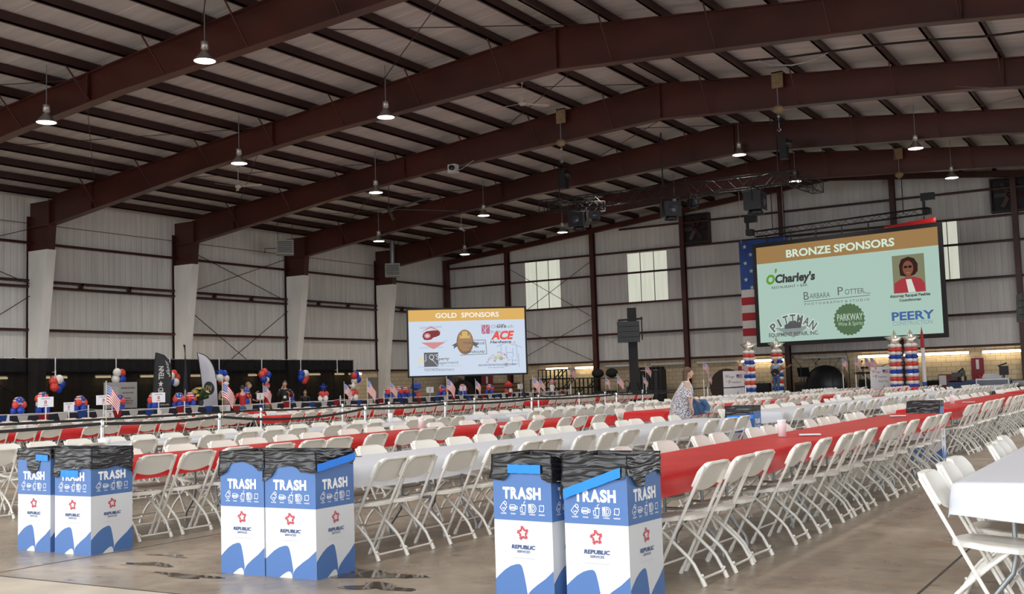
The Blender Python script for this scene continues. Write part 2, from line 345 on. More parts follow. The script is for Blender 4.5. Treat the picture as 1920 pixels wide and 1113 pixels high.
# ---- right wall: piers and header around an unseen opening, added to light the far hall; front: header over the open doors
mb = MB(); mb.box(XR+.2, XR+.35, 44, YB, 0, 9.6); mb.box(XR+.2, XR+.35, YF, 16, 0, 8.3); mb.box(XR+.2, XR+.35, YF, 44, 8.3, 9.6); struct('wall_right', mb, PAN_L)
mb = MB()
mb.add([(XL, YF-.15, 8.3), (XR, YF-.15, 8.3), (XR, YF-.15, roof_z(XR)+.2), (XRG, YF-.15, roof_z(XRG)+.2), (XL, YF-.15, roof_z(XL)+.2)], [(0,1,2,3,4), (4,3,2,1,0)])
struct('wall_front', mb, PAN_L)
# ---- roof: sagging insulation blanket between purlins
def roof_mat():
    m = M('grey roof insulation blanket', (.62, .615, .61), .6); nt = m.node_tree; b = nt.nodes['Principled BSDF']; L = nt.links.new
    tc = nd(nt, 'ShaderNodeTexCoord'); sep = nd(nt, 'ShaderNodeSeparateXYZ'); L(tc.outputs['Object'], sep.inputs[0])
    mp = nd(nt, 'ShaderNodeMapping'); mp.inputs['Scale'].default_value = (.5, 4, 1); n = nd(nt, 'ShaderNodeTexNoise'); n.inputs['Scale'].default_value = 1; n.inputs['Detail'].default_value = 6
    L(tc.outputs['Object'], mp.inputs[0]); L(mp.outputs[0], n.inputs[0])
    r = nd(nt, 'ShaderNodeValToRGB'); r.color_ramp.elements[0].position = .25; r.color_ramp.elements[1].position = .75
    r.color_ramp.elements[0].color = (.46, .47, .48, 1); r.color_ramp.elements[1].color = (.63, .64, .655, 1); L(n.outputs[0], r.inputs[0])
    mu = nd(nt, 'ShaderNodeMath', operation='MULTIPLY'); mu.inputs[1].default_value = 1/1.9; L(sep.outputs[1], mu.inputs[0])
    fr = nd(nt, 'ShaderNodeMath', operation='PINGPONG'); fr.inputs[1].default_value = .5; L(mu.outputs[0], fr.inputs[0])
    ls = nd(nt, 'ShaderNodeMath', operation='LESS_THAN'); ls.inputs[1].default_value = .009; L(fr.outputs[0], ls.inputs[0])
    mx = nd(nt, 'ShaderNodeMix', data_type='RGBA'); L(ls.outputs[0], mx.inputs[0]); L(r.outputs[0], mx.inputs[6]); mx.inputs[7].default_value = (.82, .80, .77, 1)
    L(mx.outputs[2], b.inputs['Base Color']); return m
ROOF = roof_mat()
mb = MB()
for xa, xb in ((XL-.4, XRG), (XRG, XR+.4)):
    za, zb = roof_z(xa)+.27, roof_z(xb)+.27
    vs = [(xa, YF-.3, za), (xb, YF-.3, zb), (xb, YB+.3, zb), (xa, YB+.3, za)]; vs += [(x, y, z+.12) for x, y, z in vs]
    mb.add(vs, [(3,2,1,0), (4,5,6,7), (0,1,5,4), (2,3,7,6), (1,2,6,5), (3,0,4,7)])
struct('ceiling', mb, ROOF)
# ---- purlins along the hangar
pd = [.42]+[1.85+1.56*k for k in range(15)]
for sgn in (-1, 1):
    for d in pd:
        x = XRG+sgn*d
        if x < XL+.2 or x > XR-.2: continue
        z = roof_z(x); mb = MB()
        mb.box(x-.035, x+.035, YF, YB-.02, z-.02, z+.25); mb.box(x-.035-.07*(sgn < 0), x+.035+.07*(sgn > 0), YF, YB-.02, z-.02, z+.01)
        struct('roof_beam', mb, STEEL_D)
# ---- rigid frames
bot = [(0, 10.66), (10, 10.03), (15, 9.53), (18.75, 9.03), (23.4, 8.42)]
def bot_z(x):
    d = abs(x-XRG)
    for (a, za), (b, zb) in zip(bot, bot[1:]):
        if d <= b: return za+(zb-za)*(d-a)/(b-a)
    return bot[-1][1]
FY = [-2.2, 5.4, 13.0, 20.62, 28.25, 35.9, 43.5, 51.1]
FW = .36
for fy in FY:
    xs = [XL+1.25, -34, -30, -25.25, XRG, -5.25, -.5, 3.5, XR-1.25]
    mb = MB(); c = fy+FW/2
    tp = [roof_z(x)-.005 for x in xs]; bt = [bot_z(x) for x in xs]
    for i in range(len(xs)-1):
        a, b = xs[i], xs[i+1]
        mb.add([(a, c-.02, bt[i]), (b, c-.02, bt[i+1]), (b, c-.02, tp[i+1]), (a, c-.02, tp[i]), (a, c+.02, bt[i]), (b, c+.02, bt[i+1]), (b, c+.02, tp[i+1]), (a, c+.02, tp[i])], [(0,1,2,3), (7,6,5,4)])
        for z0, z1 in ((bt[i], bt[i+1]), (tp[i]-.03, tp[i+1]-.03)):
            mb.add([(a, fy, z0), (b, fy, z1), (b, fy+FW, z1), (a, fy+FW, z0), (a, fy, z0+.03), (b, fy, z1+.03), (b, fy+FW, z1+.03), (a, fy+FW, z0+.03)], [(3,2,1,0), (4,5,6,7), (0,1,5,4), (2,3,7,6), (1,2,6,5), (3,0,4,7)])
    for x in (XRG, -26.6, -36.2, -4, 4.5):   # splice / stiffener plates
        mb.box(x-.025, x+.025, fy+.03, fy+FW-.03, bot_z(x)+.02, roof_z(x)-.02)
    struct('steel_beam', mb, STEEL)
    for sx in (1, -1):                       # tapered columns (left and right)
        xw = XL-.15 if sx > 0 else XR+.15
        mb = MB(); f = lambda u: xw+sx*u
        prof = [(0, .52), (3.3, .78), (7.45, 1.32), (8.42, 1.42), (roof_z(XL)-.01, 1.42)]
        for (z0, d0), (z1, d1) in zip(prof, prof[1:]):
            mb.add([(f(0), c-.02, z0), (f(d0), c-.02, z0), (f(d1), c-.02, z1), (f(0), c-.02, z1), (f(0), c+.02, z0), (f(d0), c+.02, z0), (f(d1), c+.02, z1), (f(0), c+.02, z1)], [(0,1,2,3), (7,6,5,4)])
            mb.add([(f(d0), fy, z0), (f(d0), fy+FW, z0), (f(d1), fy+FW, z1), (f(d1), fy, z1), (f(d0-.03), fy, z0), (f(d0-.03), fy+FW, z0), (f(d1-.03), fy+FW, z1), (f(d1-.03), fy, z1)], [(0,1,2,3), (7,6,5,4), (0,3,7,4), (2,1,5,6)])
        mb.box(min(f(0), f(.03)), max(f(0), f(.03)), fy, fy+FW, 0, 8.9)
        if 6 < fy:
            mb.box(min(f(0.02), f(1.4)), max(f(0.02), f(1.4)), fy+.01, fy+FW-.01, 8.40, 8.44)
        struct('steel_column', mb, STEEL)
        if sx > 0:                           # pale sheet cladding round the lower column
            mb = MB(); e = .03; tp_ = [(0, .56), (3.3, .82), (7.43, 1.36)]
            for (z0, d0), (z1, d1) in zip(tp_, tp_[1:]):
                mb.add([(f(.16), fy-e, z0), (f(d0), fy-e, z0), (f(d1), fy-e, z1), (f(.16), fy-e, z1), (f(.16), fy+FW+e, z0), (f(d0), fy+FW+e, z0), (f(d1), fy+FW+e, z1), (f(.16), fy+FW+e, z1)],
                       [(0,1,2,3), (7,6,5,4), (1,5,6,2), (4,0,3,7)])
            mb.add([(f(.16), fy-e, 7.43), (f(1.36), fy-e, 7.43), (f(1.36), fy+FW+e, 7.43), (f(.16), fy+FW+e, 7.43)], [(0,1,2,3)])
            struct('column_casing', mb, CLAD)
    # flange braces from the purlins down to the bottom flange, both sides
    for sgn in (-1, 1):
        for k in range(0, 15, 1):
            x = XRG+sgn*(1.85+1.56*k)
            if k % 2 or x < XL+2.5 or x > XR-2 or fy < 6: continue
            for dy in (-.85, .85+FW):
                mb = MB(); mb.bar((x, fy+dy, roof_z(x)+.05), (x, fy+(.03 if dy < 0 else FW-.03), bot_z(x)+.04), .035, .035); struct('brace_beam', mb, STEEL)
# rafter of the far end wall and its posts and girts
mb = MB()
for xa, xb in ((XL, XRG), (XRG, XR)):
    mb.bar((xa, YB-.25, roof_z(xa)-.15), (xb, YB-.25, roof_z(xb)-.15), .25, .3)
struct('steel_beam', mb, STEEL)
mb = MB(); mb.box(XL-.1, XL+.18, YB-.45, YB-.1, 0, roof_z(XL)); struct('steel_column', mb, STEEL)
for x in (-35.4, -29.45, -23.7, -17.95, -12.1, -6.4, -.6, 5):
    mb = MB(); mb.box(x-.13, x+.13, YB-.4, YB-.385, 0, roof_z(x)-.3); mb.box(x-.01, x+.01, YB-.385, YB-.14, 0, roof_z(x)-.3); mb.box(x-.13, x+.13, YB-.14, YB-.125, 0, roof_z(x)-.3); struct('steel_column', mb, STEEL)
for z in (2.62, 4.2, 5.95, 7.7, 8.95, 10.3):
    mb = MB(); x0, x1 = XL, XR
    if z > 8.5:
        dd = (roof_z(XRG)-.4-z)/.1; x0, x1 = max(x0, XRG-dd), min(x1, XRG+dd)
    mb.box(x0, x1, YB-.25, YB-.01, z-.015, z+.015); mb.box(x0, x1, YB-.25, YB-.235, z-.1, z+.015); struct('wall_beam', mb, STEEL)
# girts of the left wall, bay by bay, with short lap ends
for a, b in zip(FY, FY[1:]+[YB]):
    for z, dbl in ((7.83, 0), (6.27, 1), (4.26, 0), (2.5, 0)):
        for dz in ((0, -.24) if dbl else (0,)):
            mb = MB(); x0 = XL-.19; d = .26
            mb.box(x0, x0+d, a+FW*.6, b+FW*.4, z+dz-.01, z+dz+.01); mb.box(x0+d-.02, x0+d, a+FW*.6, b+FW*.4, z+dz-.09, z+dz+.02)
            if dbl and dz:
                for t in (.33, .66): mb.box(x0+.1, x0+d, a+(b-a)*t-.06, a+(b-a)*t+.06, z-.24, z)
            struct('wall_beam', mb, STEEL)
def rod(p, q, r=.014): mb = MB(); mb.bar(p, q, r*2, r*2); struct('brace_beam', mb, STEEL_D)
for y0, y1 in ((21.0, 28.2), (36.3, 43.4)):
    rod((XL+.12, y0, 8.35), (XL+.12, y1, 6.1)); rod((XL+.14, y0, 6.1), (XL+.14, y1, 8.35)); rod((XL+.12, y0, 5.6), (XL+.12, y1, 1.2)); rod((XL+.14, y0, 1.2), (XL+.14, y1, 5.6))
for a, b in zip(FY[3:], FY[4:]): rod((XL+.3, a+FW, 8.55), (XL+.3, b, 8.55), .012)
for x0, x1 in ((-35.3, -29.5),):
    rod((x0, YB-.3, 8.6), (x1, YB-.3, 5.2)); rod((x0, YB-.28, 5.2), (x1, YB-.28, 8.6)); rod((x0, YB-.3, 5.2), (x1, YB-.3, 2.6)); rod((x0, YB-.28, 2.6), (x1, YB-.28, 5.2))
for a, b in ((13.2, 20.7), (20.9, 28.3), (28.5, 36), (36.2, 43.6)):       # roof rods
    for xa, xb in ((-36, -27), (-22, -13)):
        rod((xa, a, roof_z(xa)-.1), (xb, b, roof_z(xb)-.1), .010); rod((xb, a, roof_z(xb)-.1), (xa, b, roof_z(xa)-.1), .010)
# far-left door and opening in the block wall
mb = MB(); mb.box(XL-.05, XL+.0, 50.2, 51.3, 0, 2.06); struct('door_1', mb, M('taupe steel door', (.22, .19, .16), .5))
mb = MB(); mb.box(-38.9, -37.2, YB-.1, YB-.052, 0, 2.5); struct('door_2', mb, M('dark doorway', (.006, .006, .007), .9))
# ================================================================== folding chair (faces local +x; rear feet on x = 0)
SPEC = [('back', None)]
def chair_meshes(lo=False):
    parts = {}
    n = 6 if not lo else 4
    hw = .205                                   # half distance between the front-leg tubes
    # seat: rounded plate with a turned-down lip
    def seat_outline(k=1.):
        pts = []
        for i in range(20 if not lo else 10):
            a = 2*PI*i/(20 if not lo else 10); c, s = math.cos(a), math.sin(a); e = .62
            x = .285+.205*k*math.copysign(abs(c)**e, c); y = .215*k*math.copysign(abs(s)**e, s)*(1-.10*(.285-x)/.2)
            pts.append((x, y))
        return pts
    mb = MB(); o1 = seat_outline(1.); o2 = seat_outline(.9); N = len(o1)
    dz = lambda x, y: .447+.02*((x-.28)/.2)**2*(x > .28)*-1+.012*(x < .2)
    vs = [(x, y, dz(x, y)-.03) for x, y in o1]+[(x, y, dz(x, y)-.006) for x, y in o1]+[(x, y, dz(x, y)) for x, y in o2]+[(x, y, dz(x, y)-.014) for x, y in o2]
    fs = [(i, (i+1) % N, N+(i+1) % N, N+i) for i in range(N)]+[(N+i, N+(i+1) % N, 2*N+(i+1) % N, 2*N+i) for i in range(N)]+[tuple(range(2*N, 3*N))]+[tuple(range(4*N-1, 3*N-1, -1))]+[(3*N+i, 3*N+(i+1) % N, (i+1) % N, i) for i in range(N)]
    mb.add(vs, fs, 0, False); parts['seat'] = mb
    # backrest: dished plate between the tubes with a raised rim behind
    tx = lambda z: -.05+.42*(1-z/.815)          # x of the tube axis at height z
    mb = MB(); U = 14 if not lo else 4; V = 5 if not lo else 2
    def bk(u, v, off=0.):
        y = (u-.5)*2; w = .208; z0 = .662-.040*(1-y*y)
        zt = .818-.062*max(0, (abs(y)-.58)/.42)**2.4
        z = z0+(zt-z0)*v
        x = tx(z)+.024-.020*(1-y*y)*(.35+.65*v)*.9+off
        return (x, y*w, z)
    mb.grid(lambda u, v: bk(u, v, .006), U, V); mb.grid(lambda u, v: bk(1-u, v, -.004), U, V)
    rim = [bk(0, v, 0) for v in (0, .5, .85)]+[bk(u, 1, 0) for u in ((0, .03, .07, .12, .19, .3, .5, .7, .81, .88, .93, .97, 1) if not lo else (0, .2, .8, 1))]+[bk(1, v, 0) for v in (.85, .5, 0)]
    rr = .011
    vs = []
    for (x, y, z) in rim: vs += [(x+.008, y, z), (x+.008, y*1.02, z+.004), (x-.032, y*1.02, z+.004), (x-.032, y*.955, z-.009), (x, y*.955, z-.009)]
    m = len(rim); fs = [(i*5+k, (i+1)*5+k, (i+1)*5+(k+1) % 5, i*5+(k+1) % 5) for i in range(m-1) for k in range(5)]+[(4,3,2,1,0), tuple(5*(m-1)+k for k in range(5))]
    mb.add(vs, fs); parts['backrest'] = mb
    R = .0125
    for s in (-1, 1):
        mb = MB(); yf = hw+.006
        mb.tube([(tx(.80), s*yf, .80), (tx(.40), s*(yf+.01), .40), (tx(.012), s*(yf+.012), .012)], R, n)
        parts['front_leg%d' % s] = mb; mb = MB(); mb.tube([(tx(.05), s*(yf+.012), .05), (tx(.0), s*(yf+.012), .0)], .017, n); parts['front_foot%d' % s] = mb
        mb = MB(); yr = hw-.018
        mb.tube([(.40, s*yr, .425), (.28, s*yr, .33), (.115, s*yr, .185), (.075, s*yr, .14), (.006, s*yr, .012)], R, n)
        parts['rear_leg%d' % s] = mb; mb = MB(); mb.tube([(.024, s*yr, .05), (.0, s*yr, .0)], .0175, n); parts['rear_foot%d' % s] = mb
    mb = MB(); mb.tube([(.018, -hw+.018, .075), (.022, -hw+.05, .05), (.022, hw-.05, .05), (.018, hw-.018, .075)], .010, n)
    parts['rear_crossbar'] = mb
    mb = MB(); mb.tube([(tx(.125), -hw-.01, .125), (tx(.125), hw+.01, .125)], .009, n)
    parts['front_crossbar'] = mb
    return parts
CH = chair_meshes(); CHM = {k: v.mesh('folding_chair_'+k.rstrip('-1'), WHITE if k in ('seat', 'backrest') else TUBE_W) for k, v in CH.items()}
def merged(parts):
    a = MB()
    for k, p in parts.items(): a.add(p.v, p.f, 0 if k in ('seat', 'backrest') else 1); a.s[-len(p.s):] = p.s
    return a
CH_ONE = merged(chair_meshes(True)); CH_ONE_ME = CH_ONE.mesh('folding_chair_small', [WHITE, TUBE_W])
PNAME = {'seat': 'seat', 'backrest': 'backrest', 'front_leg-1': 'front_leg', 'front_leg1': 'front_leg', 'rear_leg-1': 'rear_leg', 'rear_leg1': 'rear_leg', 'rear_crossbar': 'crossbar', 'front_crossbar': 'crossbar'}

# ================================================================== rows of tables, covers and chairs
# row: key, colour, centre-x by y, width, [blocks (y0, y1, pitch)], text for labels
def lerp(tab, y):
    if y <= tab[0][0]: return tab[0][1]
    for (a, xa), (b, xb) in zip(tab, tab[1:]):
        if y <= b: return xa+(xb-xa)*(y-a)/(b-a)
    return tab[-1][1]
TH = .755
ROWS = [
 ('C', 'w', [(6, -.70)], .84, [(6.55, 14.3)], 'rightmost white row'),
 ('A', 'r', [(6, -3.45), (18, -3.45), (19, -3.72), (60, -3.76)], .82, [(6.75, 17.55), (19.3, 31.5), (32.8, 44.2)], 'rightmost red row'),
 ('B', 'w', [(6, -6.28), (18, -6.28), (19, -6.55), (60, -6.55)], .9, [(6.85, 16.75), (19.2, 31.2), (32.4, 43.8), (45.6, 53)], 'white row behind right bins'),
 ('D', 'r', [(6, -9.22), (9.4, -9.28), (11.4, -9.55), (13.5, -9.78), (15, -9.55), (18, -9.4), (60, -9.55)], .85, [(7.1, 18.5), (20.7, 31.4), (32.8, 44), (45.4, 50.4)], 'red row behind middle bins'),
 ('E', 'w', [(6, -12.5), (60, -12.7)], .88, [(7.6, 18.7), (20.15, 31.8), (33, 43.6), (45, 50.6)], 'white row before belt barrier'),
 ('F', 'r', [(6, -19.8), (17, -19.85), (21, -20.9), (60, -20.9)], .85, [(10.5, 20.6), (22.0, 34.2), (36, 46)], 'first red row past barrier'),
 ('G', 'w', [(6, -23.7), (60, -23.9)], .85, [(13.5, 24), (25.5, 36.5), (38, 50)], 'white row past belt barrier'),
 ('H', 'r', [(6, -26.9), (60, -26.9)], .85, [(15.5, 26), (27.5, 38), (39.5, 51)], 'last red row past barrier'),
]
BLK = ['front section', 'second section', 'third section', 'back section']
def table_meshes(L, Wd):
    t = MB(); t.box(-Wd/2, Wd/2, -L/2, L/2, TH-.032, TH); t.box(-Wd/2+.008, Wd/2-.008, -L/2+.02, L/2-.02, TH-.085, TH-.0325, 1)
    leg = MB()
    for s in (-1, 1):
        leg.tube([(s*.16, 0, TH-.05), (s*.16, 0, .33), (s*.18, 0, .24), (s*.30, 0, .09), (s*.315, 0, .04), (s*.315, 0, 0)], .0145, 6)
        leg.tube([(s*.16, 0, .52), (s*.05, .16*1, TH-.055)], .008, 5)
    leg.tube([(-.16, 0, .36), (.16, 0, .36)], .0115, 6); leg.tube([(-.16, 0, .60), (.16, 0, .60)], .010, 6)
    return t, leg
_tb = {}
def add_table(x, y, L, Wd, label, grp, wood=False):
    key = (round(L, 2), Wd, wood)
    if key not in _tb:
        t, l = table_meshes(L, Wd); _tb[key] = (t.mesh('table_top', [TABLE_E if wood else TABLE_W, TABLE_E]), l.mesh('table_leg', GALV))
    r = thing('folding_table', label, 'table', (x, y, 0), 0, grp); a, b = _tb[key]
    put('tabletop', a, r); put('leg', b, r, (0, -L/2+.26, 0)); put('leg', b, r, (0, L/2-.26, 0), PI)
    return r
def cover(row, y0, y1, drop, label, seed):
    key, colr, tab, Wd = row[:4]; r2 = random.Random(seed); mb = MB()
    n = max(8, int((y1-y0)/.16)); e = .03; oy0, oy1 = y0-.02, y1+.02
    sec = [(-Wd/2-e-.012, 1), (-Wd/2-e, .55), (-Wd/2-.012, .03), (-Wd/2+.03, -.0), (0, 0), (Wd/2-.03, 0), (Wd/2+.012, .03), (Wd/2+e, .55), (Wd/2+e+.012, 1)]
    vs = []
    end = .14
    for i in range(-2, n+3):
        y = y0+(y1-y0)*min(max(i, 0), n)/n; ex = 0
        if i < 0: ex = -i/2
        elif i > n: ex = (i-n)/2
        cx = lerp(tab, y); yy = y+(-.025*ex if i < 0 else .025*ex if i > n else 0)
        for k, (dx, dv) in enumerate(sec):
            w = mnoise.noise(Vector((y*2.1, k*3.1, seed)))*.018+mnoise.noise(Vector((y*.7, k, seed+9)))*.02
            dr = drop*(1+.25*mnoise.noise(Vector((y*.9, dx*5, seed+3))))
            z = TH+.006-dv*dr+(.004*mnoise.noise(Vector((y*5, dx*6, seed))) if dv < .01 else 0)
            if ex: z = min(z, TH+.006-ex*drop*(1.0+.25*(1-abs(dx)/Wd*2)))
            bul = (1 if dx > 0 else -1)*(w*dv) if dv > .2 else 0
            vs.append((cx+dx+bul, yy+(w*.6 if ex else 0), z))
    m = len(sec); N = n+5
    mb.add(vs, [(i*m+k, i*m+k+1, (i+1)*m+k+1, (i+1)*m+k) for i in range(N-1) for k in range(m-1)], 0, True)
    nm = 'table_cover'; o = mb.build(nm, CLOTH_R if colr == 'r' else CLOTH_W)
    return tag(o, label, 'table cover', 'plastic covers on the table rows')
CANDS = []                                       # (distance, x, y, angle, label, row)
EXPL = {
 ('A', 0, 1): [7.24, 7.81, 8.28, 9.24, 9.95, 10.72, 11.22, 11.75, 12.62, 13.2, 13.8, 14.87, 15.4, 16.1],
 ('A', 0, -1): [7.3, 8.0, 8.6, 9.5, 10.4, 10.9, 12.0, 12.5, 13.0, 14.2, 14.7, 15.2, 16.1, 16.7],
 ('B', 0, 1): [7.32, 7.66, 8.31, 8.95, 9.55, 9.95, 10.75, 11.3, 11.85, 12.75, 13.25, 13.7, 14.5, 15.2, 15.85],
 ('B', 0, -1): [7.5, 8.0, 8.8, 9.7, 10.35, 10.9, 11.85, 12.4, 12.9, 13.9, 14.6, 15.1, 15.9, 16.5],
 ('D', 0, 1): [7.44, 7.98, 8.55, 9.2, 9.86, 10.4, 11.24, 12.0, 12.57, 13.1, 14.1, 14.7, 15.3, 16.2, 16.75, 17.45],
 ('D', 0, -1): [7.6, 8.2, 9.0, 9.7, 10.3, 11.0, 11.6, 12.5, 13.2, 13.8, 14.6, 15.4, 16.0, 16.9, 17.6],
 ('E', 0, 1): [7.97, 8.6, 9.2, 10.05, 10.62, 11.25, 11.95, 12.55, 13.1, 13.95, 14.45, 14.95, 16.05, 16.6, 17.1, 17.6],
 ('C', 0, -1): [6.62, 7.22, 7.72, 9.05, 9.5, 10.2, 11.6, 12.2, 12.9, 13.6],
 ('A', 1, 1): [19.7, 20.1, 20.55, 21.6, 22.05, 22.5, 22.95, 23.4, 23.9, 24.9, 25.4, 25.9, 26.4, 26.9, 27.5, 28.0, 28.6, 29.2, 29.8, 30.4, 31.0],
}
rc = random.Random(3)
for ri, row in enumerate(ROWS):
    key, colr, tab, Wd, blocks, rtxt = row
    for bi, (y0, y1) in enumerate(blocks):
        nT = max(1, round((y1-y0)/1.95)); L = (y1-y0)/nT
        wood = key == 'E' and bi == 0
        for t in range(nT):
            y = y0+L*(t+.5)
            add_table(lerp(tab, y), y, L-.03, Wd-.04, 'folding table, %s from near end, %s of %s' % (ORD[t+1], BLK[bi], rtxt), 'folding tables in the rows', wood)
        cover(row, y0, y1, .05 if wood else .17, '%s plastic cover on the %s of %s' % ('red' if colr == 'r' else 'white', BLK[bi], rtxt), ri*10+bi)
        for side in (1, -1):
            if key == 'C' and side == 1: continue
            ys = EXPL.get((key, bi, side))
            if not ys:
                ys = []; y = y0+.3
                while y < y1-.15:
                    ys.append(y); y += rc.choice((.5, .52, .55, .58, .6, .95)) if key != 'A' else rc.choice((.48, .5, .52, .56, .8))
            for i, y in enumerate(ys):
                cx = lerp(tab, y); gap = .23 if key != 'C' else .12
                if key in 'ABC' or side == 1: gap += rc.uniform(-.03, .05) if bi or key not in 'AB' else rc.uniform(-.015, .02)
                x = cx+side*(Wd/2+gap); ang = (PI if side > 0 else 0)+rc.uniform(-.05, .05)
                lb = '%s white folding chair from near end, %s side, %s, %s' % (ORD[i+1], 'right' if side > 0 else 'left', BLK[bi], rtxt)
                CANDS.append([0, x, y, ang, lb, key])
# camera-facing selection: nearest 300 in the frame are individual chairs
def to_px(p):
    d = Vector(p)-Vector((0, 0, EYE)); w = d.dot(_f)
    return (960+FPX*d.dot(_R)/w, 556.5-FPX*d.dot(_U)/w, w) if w > .1 else (-9e9, 0, 0)
ins, out = [], []
for c in CANDS:
    px, py, w = to_px((c[1], c[2], .6)); c[0] = w
    if -70*10/max(w, 1) < px < 1920+700/max(w, 1): ins.append(c)
ins.sort(key=lambda c: c[0])
FULL, ONE = 130, 300
for i, (w, x, y, a, lb, key) in enumerate(ins[:ONE]):
    if i < FULL:
        r = thing('folding_chair', lb, 'chair', (x, y, 0), a, 'white folding chairs along the table rows')
        got = {}
        for k, me in CHM.items():
            if 'foot' in k: put('foot_cap', me, got[k.replace('foot', 'leg')])
            else: got[k] = put(PNAME[k], me, r)
    else:
        tag(put('folding_chair', CH_ONE_ME, None, (x, y, 0), a), lb, 'chair', 'white folding chairs along the table rows')
mb = MB()
for w, x, y, a, lb, key in ins[ONE:]:
    c, s = math.cos(a), math.sin(a)
    n = len(mb.v); mb.v += [(x+c*p[0]-s*p[1], y+s*p[0]+c*p[1], p[2]) for p in CH_ONE.v]
    mb.f += [tuple(k+n for k in f) for f in CH_ONE.f]; mb.m += CH_ONE.m; mb.s += CH_ONE.s
tag(mb.build('distant_seating', [WHITE, TUBE_W]), 'mass of white folding chairs in the farthest table rows', 'chairs', None, 'stuff')
# ================================================================== cardboard trash boxes with black liners
BW, BD, BH = .47, .43, .928
ICW = .0042
def print_face(w, h, inv=False):
    """everything printed on one face of the carton, lying on the plane y = 0, x across, z up"""
    mb = MB(); f = lambda u, v: (u*w-w/2, 0, v*h)
    B, Wt, Rd, Nv, Gy = 0, 1, 2, 3, 4
    rect(mb, f, 0, 1, .553, .967, B)
    pts = [(0, 0), (.27, 0), (.46, .055), (.515, .048), (.535, 0), (1, 0), (1, .228)]
    curve = [(.86, .17), (.72, .125), (.63, .092), (.58, .07), (.55, .045), (.53, .10), (.505, .17), (.475, .228), (.455, .247), (.42, .256), (.36, .252), (.27, .238), (.17, .21), (.08, .175), (0, .14)]
    left = [(0, 0), (.27, 0), (.33, .022), (.40, .043), (.45, .053), (.49, .052), (.515, .036), (.522, .02), (.545, .06), (.525, .12), (.505, .17), (.475, .228), (.455, .247), (.42, .256), (.36, .252), (.27, .238), (.17, .21), (.08, .175), (0, .14)]
    right = [(.525, .0), (1, 0), (1, .228), (.86, .17), (.72, .125), (.63, .092), (.58, .07), (.548, .045), (.53, .03)]
    mb.poly([f(*p) for p in left], B); mb.poly([f(*p) for p in right], B)
    panel = mb; mb = MB()
    LAY[0] = .0012; q = lambda u, v: (u, -LAY[0], v)
    for ch, cx, wd in (('T', -.268, .118), ('R', -.132, .118), ('A', .003, .145), ('S', .135, .105), ('H', .262, .125)): text(mb, q, ch, cx*w, .742*h, .077*h, Wt, wd*1.05*w, .05)
    # icons: chips bag, burger, cup, cutlery, napkin
    s = .029*w/.47; cy = .640*h
    def P(cx, pts): return [(cx*w-w/2+x*s, cy+y*s) for x, y in pts]
    stroke(mb, q, P(.175, [(-1, -.1), (-.1, 1), (.95, .1), (.05, -1)]), ICW, Wt, True); stroke(mb, q, P(.175, [(.1, 1), (.3, 1.35), (.75, 1.2), (.95, .7), (.6, .5)]), ICW, Wt, True); stroke(mb, q, P(.175, [(-.35, -.1), (.0, -.35), (.2, -.05), (.45, -.25)]), ICW, Wt)
    stroke(mb, q, P(.345, [(-1, .1), (-.8, .6), (.5, .6), (.75, .1), (.7, -.3), (.4, -.6), (-.6, -.6), (-1, -.3)]), ICW, Wt, True); stroke(mb, q, P(.345, [(-1, .1), (.75, .1)]), ICW, Wt); stroke(mb, q, P(.345, [(-.95, -.2), (.7, -.2)]), ICW*1.6, Wt); stroke(mb, q, P(.345, [(.8, .4), (1.25, .15), (1.1, -.35), (.7, -.25)]), ICW, Wt)
    stroke(mb, q, P(.515, [(-.25, .55), (-.1, -1), (.6, -1), (.75, .55)]), ICW, Wt, True); stroke(mb, q, P(.515, [(-.35, .62), (.85, .62)]), ICW*1.5, Wt); stroke(mb, q, P(.515, [(.25, .6), (.4, 1.3), (.75, 1.45)]), ICW, Wt); stroke(mb, q, P(.515, [(-.28, .1), (-.75, .1), (-.65, -.85), (-.18, -.85)]), ICW, Wt)
    stroke(mb, q, P(.675, [(-1, .9), (-.95, -.9), (-.65, -.9), (-.65, .9), (-.85, .2)]), ICW, Wt, True); stroke(mb, q, P(.675, [(-.4, .95), (-.35, -.95)]), ICW*1.5, Wt)
    stroke(mb, q, P(.675, [(0, .95), (.5, .85), (.95, .45), (1.1, 0), (.95, -.5), (.5, -.85), (0, -.95)]), ICW, Wt, True); stroke(mb, q, P(.675, [(.15, .55), (.45, .4), (.65, 0), (.45, -.4), (.15, -.55)]), ICW, Wt)
    stroke(mb, q, P(.835, [(-.6, .55), (-.2, .75), (.2, .6), (.6, .75), (.65, .1), (.5, -.55), (.1, -.65), (-.4, -.5), (-.7, -.6), (-.5, 0)]), ICW, Wt, True)
    for cx, t in ((.175, 'CHIPS'), (.345, 'FOOD'), (.515, 'CUPS'), (.675, 'UTENSILS'), (.835, 'NAPKINS')): text(mb, q, t, cx*w-w/2, .598*h, .0105*h, Wt, min(.1, .021*len(t))*w, .02)
    icons = mb; mb = MB()
    # star of five letters R
    cx, cz = 0, .468*h
    for k in range(5):
        a = PI/2+k*2*PI/5; text(mb, q, 'R', cx+.035*h*math.cos(a), cz+.035*h*math.sin(a), .029*h, Rd, .032*h, .03, 0, a-PI/2)
        b0 = a+2*PI/10; stroke(mb, q, [(cx+.036*h*math.cos(b0-.24), cz+.036*h*math.sin(b0-.24)), (cx+.021*h*math.cos(b0), cz+.021*h*math.sin(b0)), (cx+.036*h*math.cos(b0+.24), cz+.036*h*math.sin(b0+.24))], .007*h, Rd)
    star = mb; mb = MB()
    text(mb, q, 'REPUBLIC', 0, .374*h, .0265*h, Nv, .40*w, .035, .18); text(mb, q, 'SERVICES', 0, .343*h, .017*h, Nv, .22*w, .01, .18)
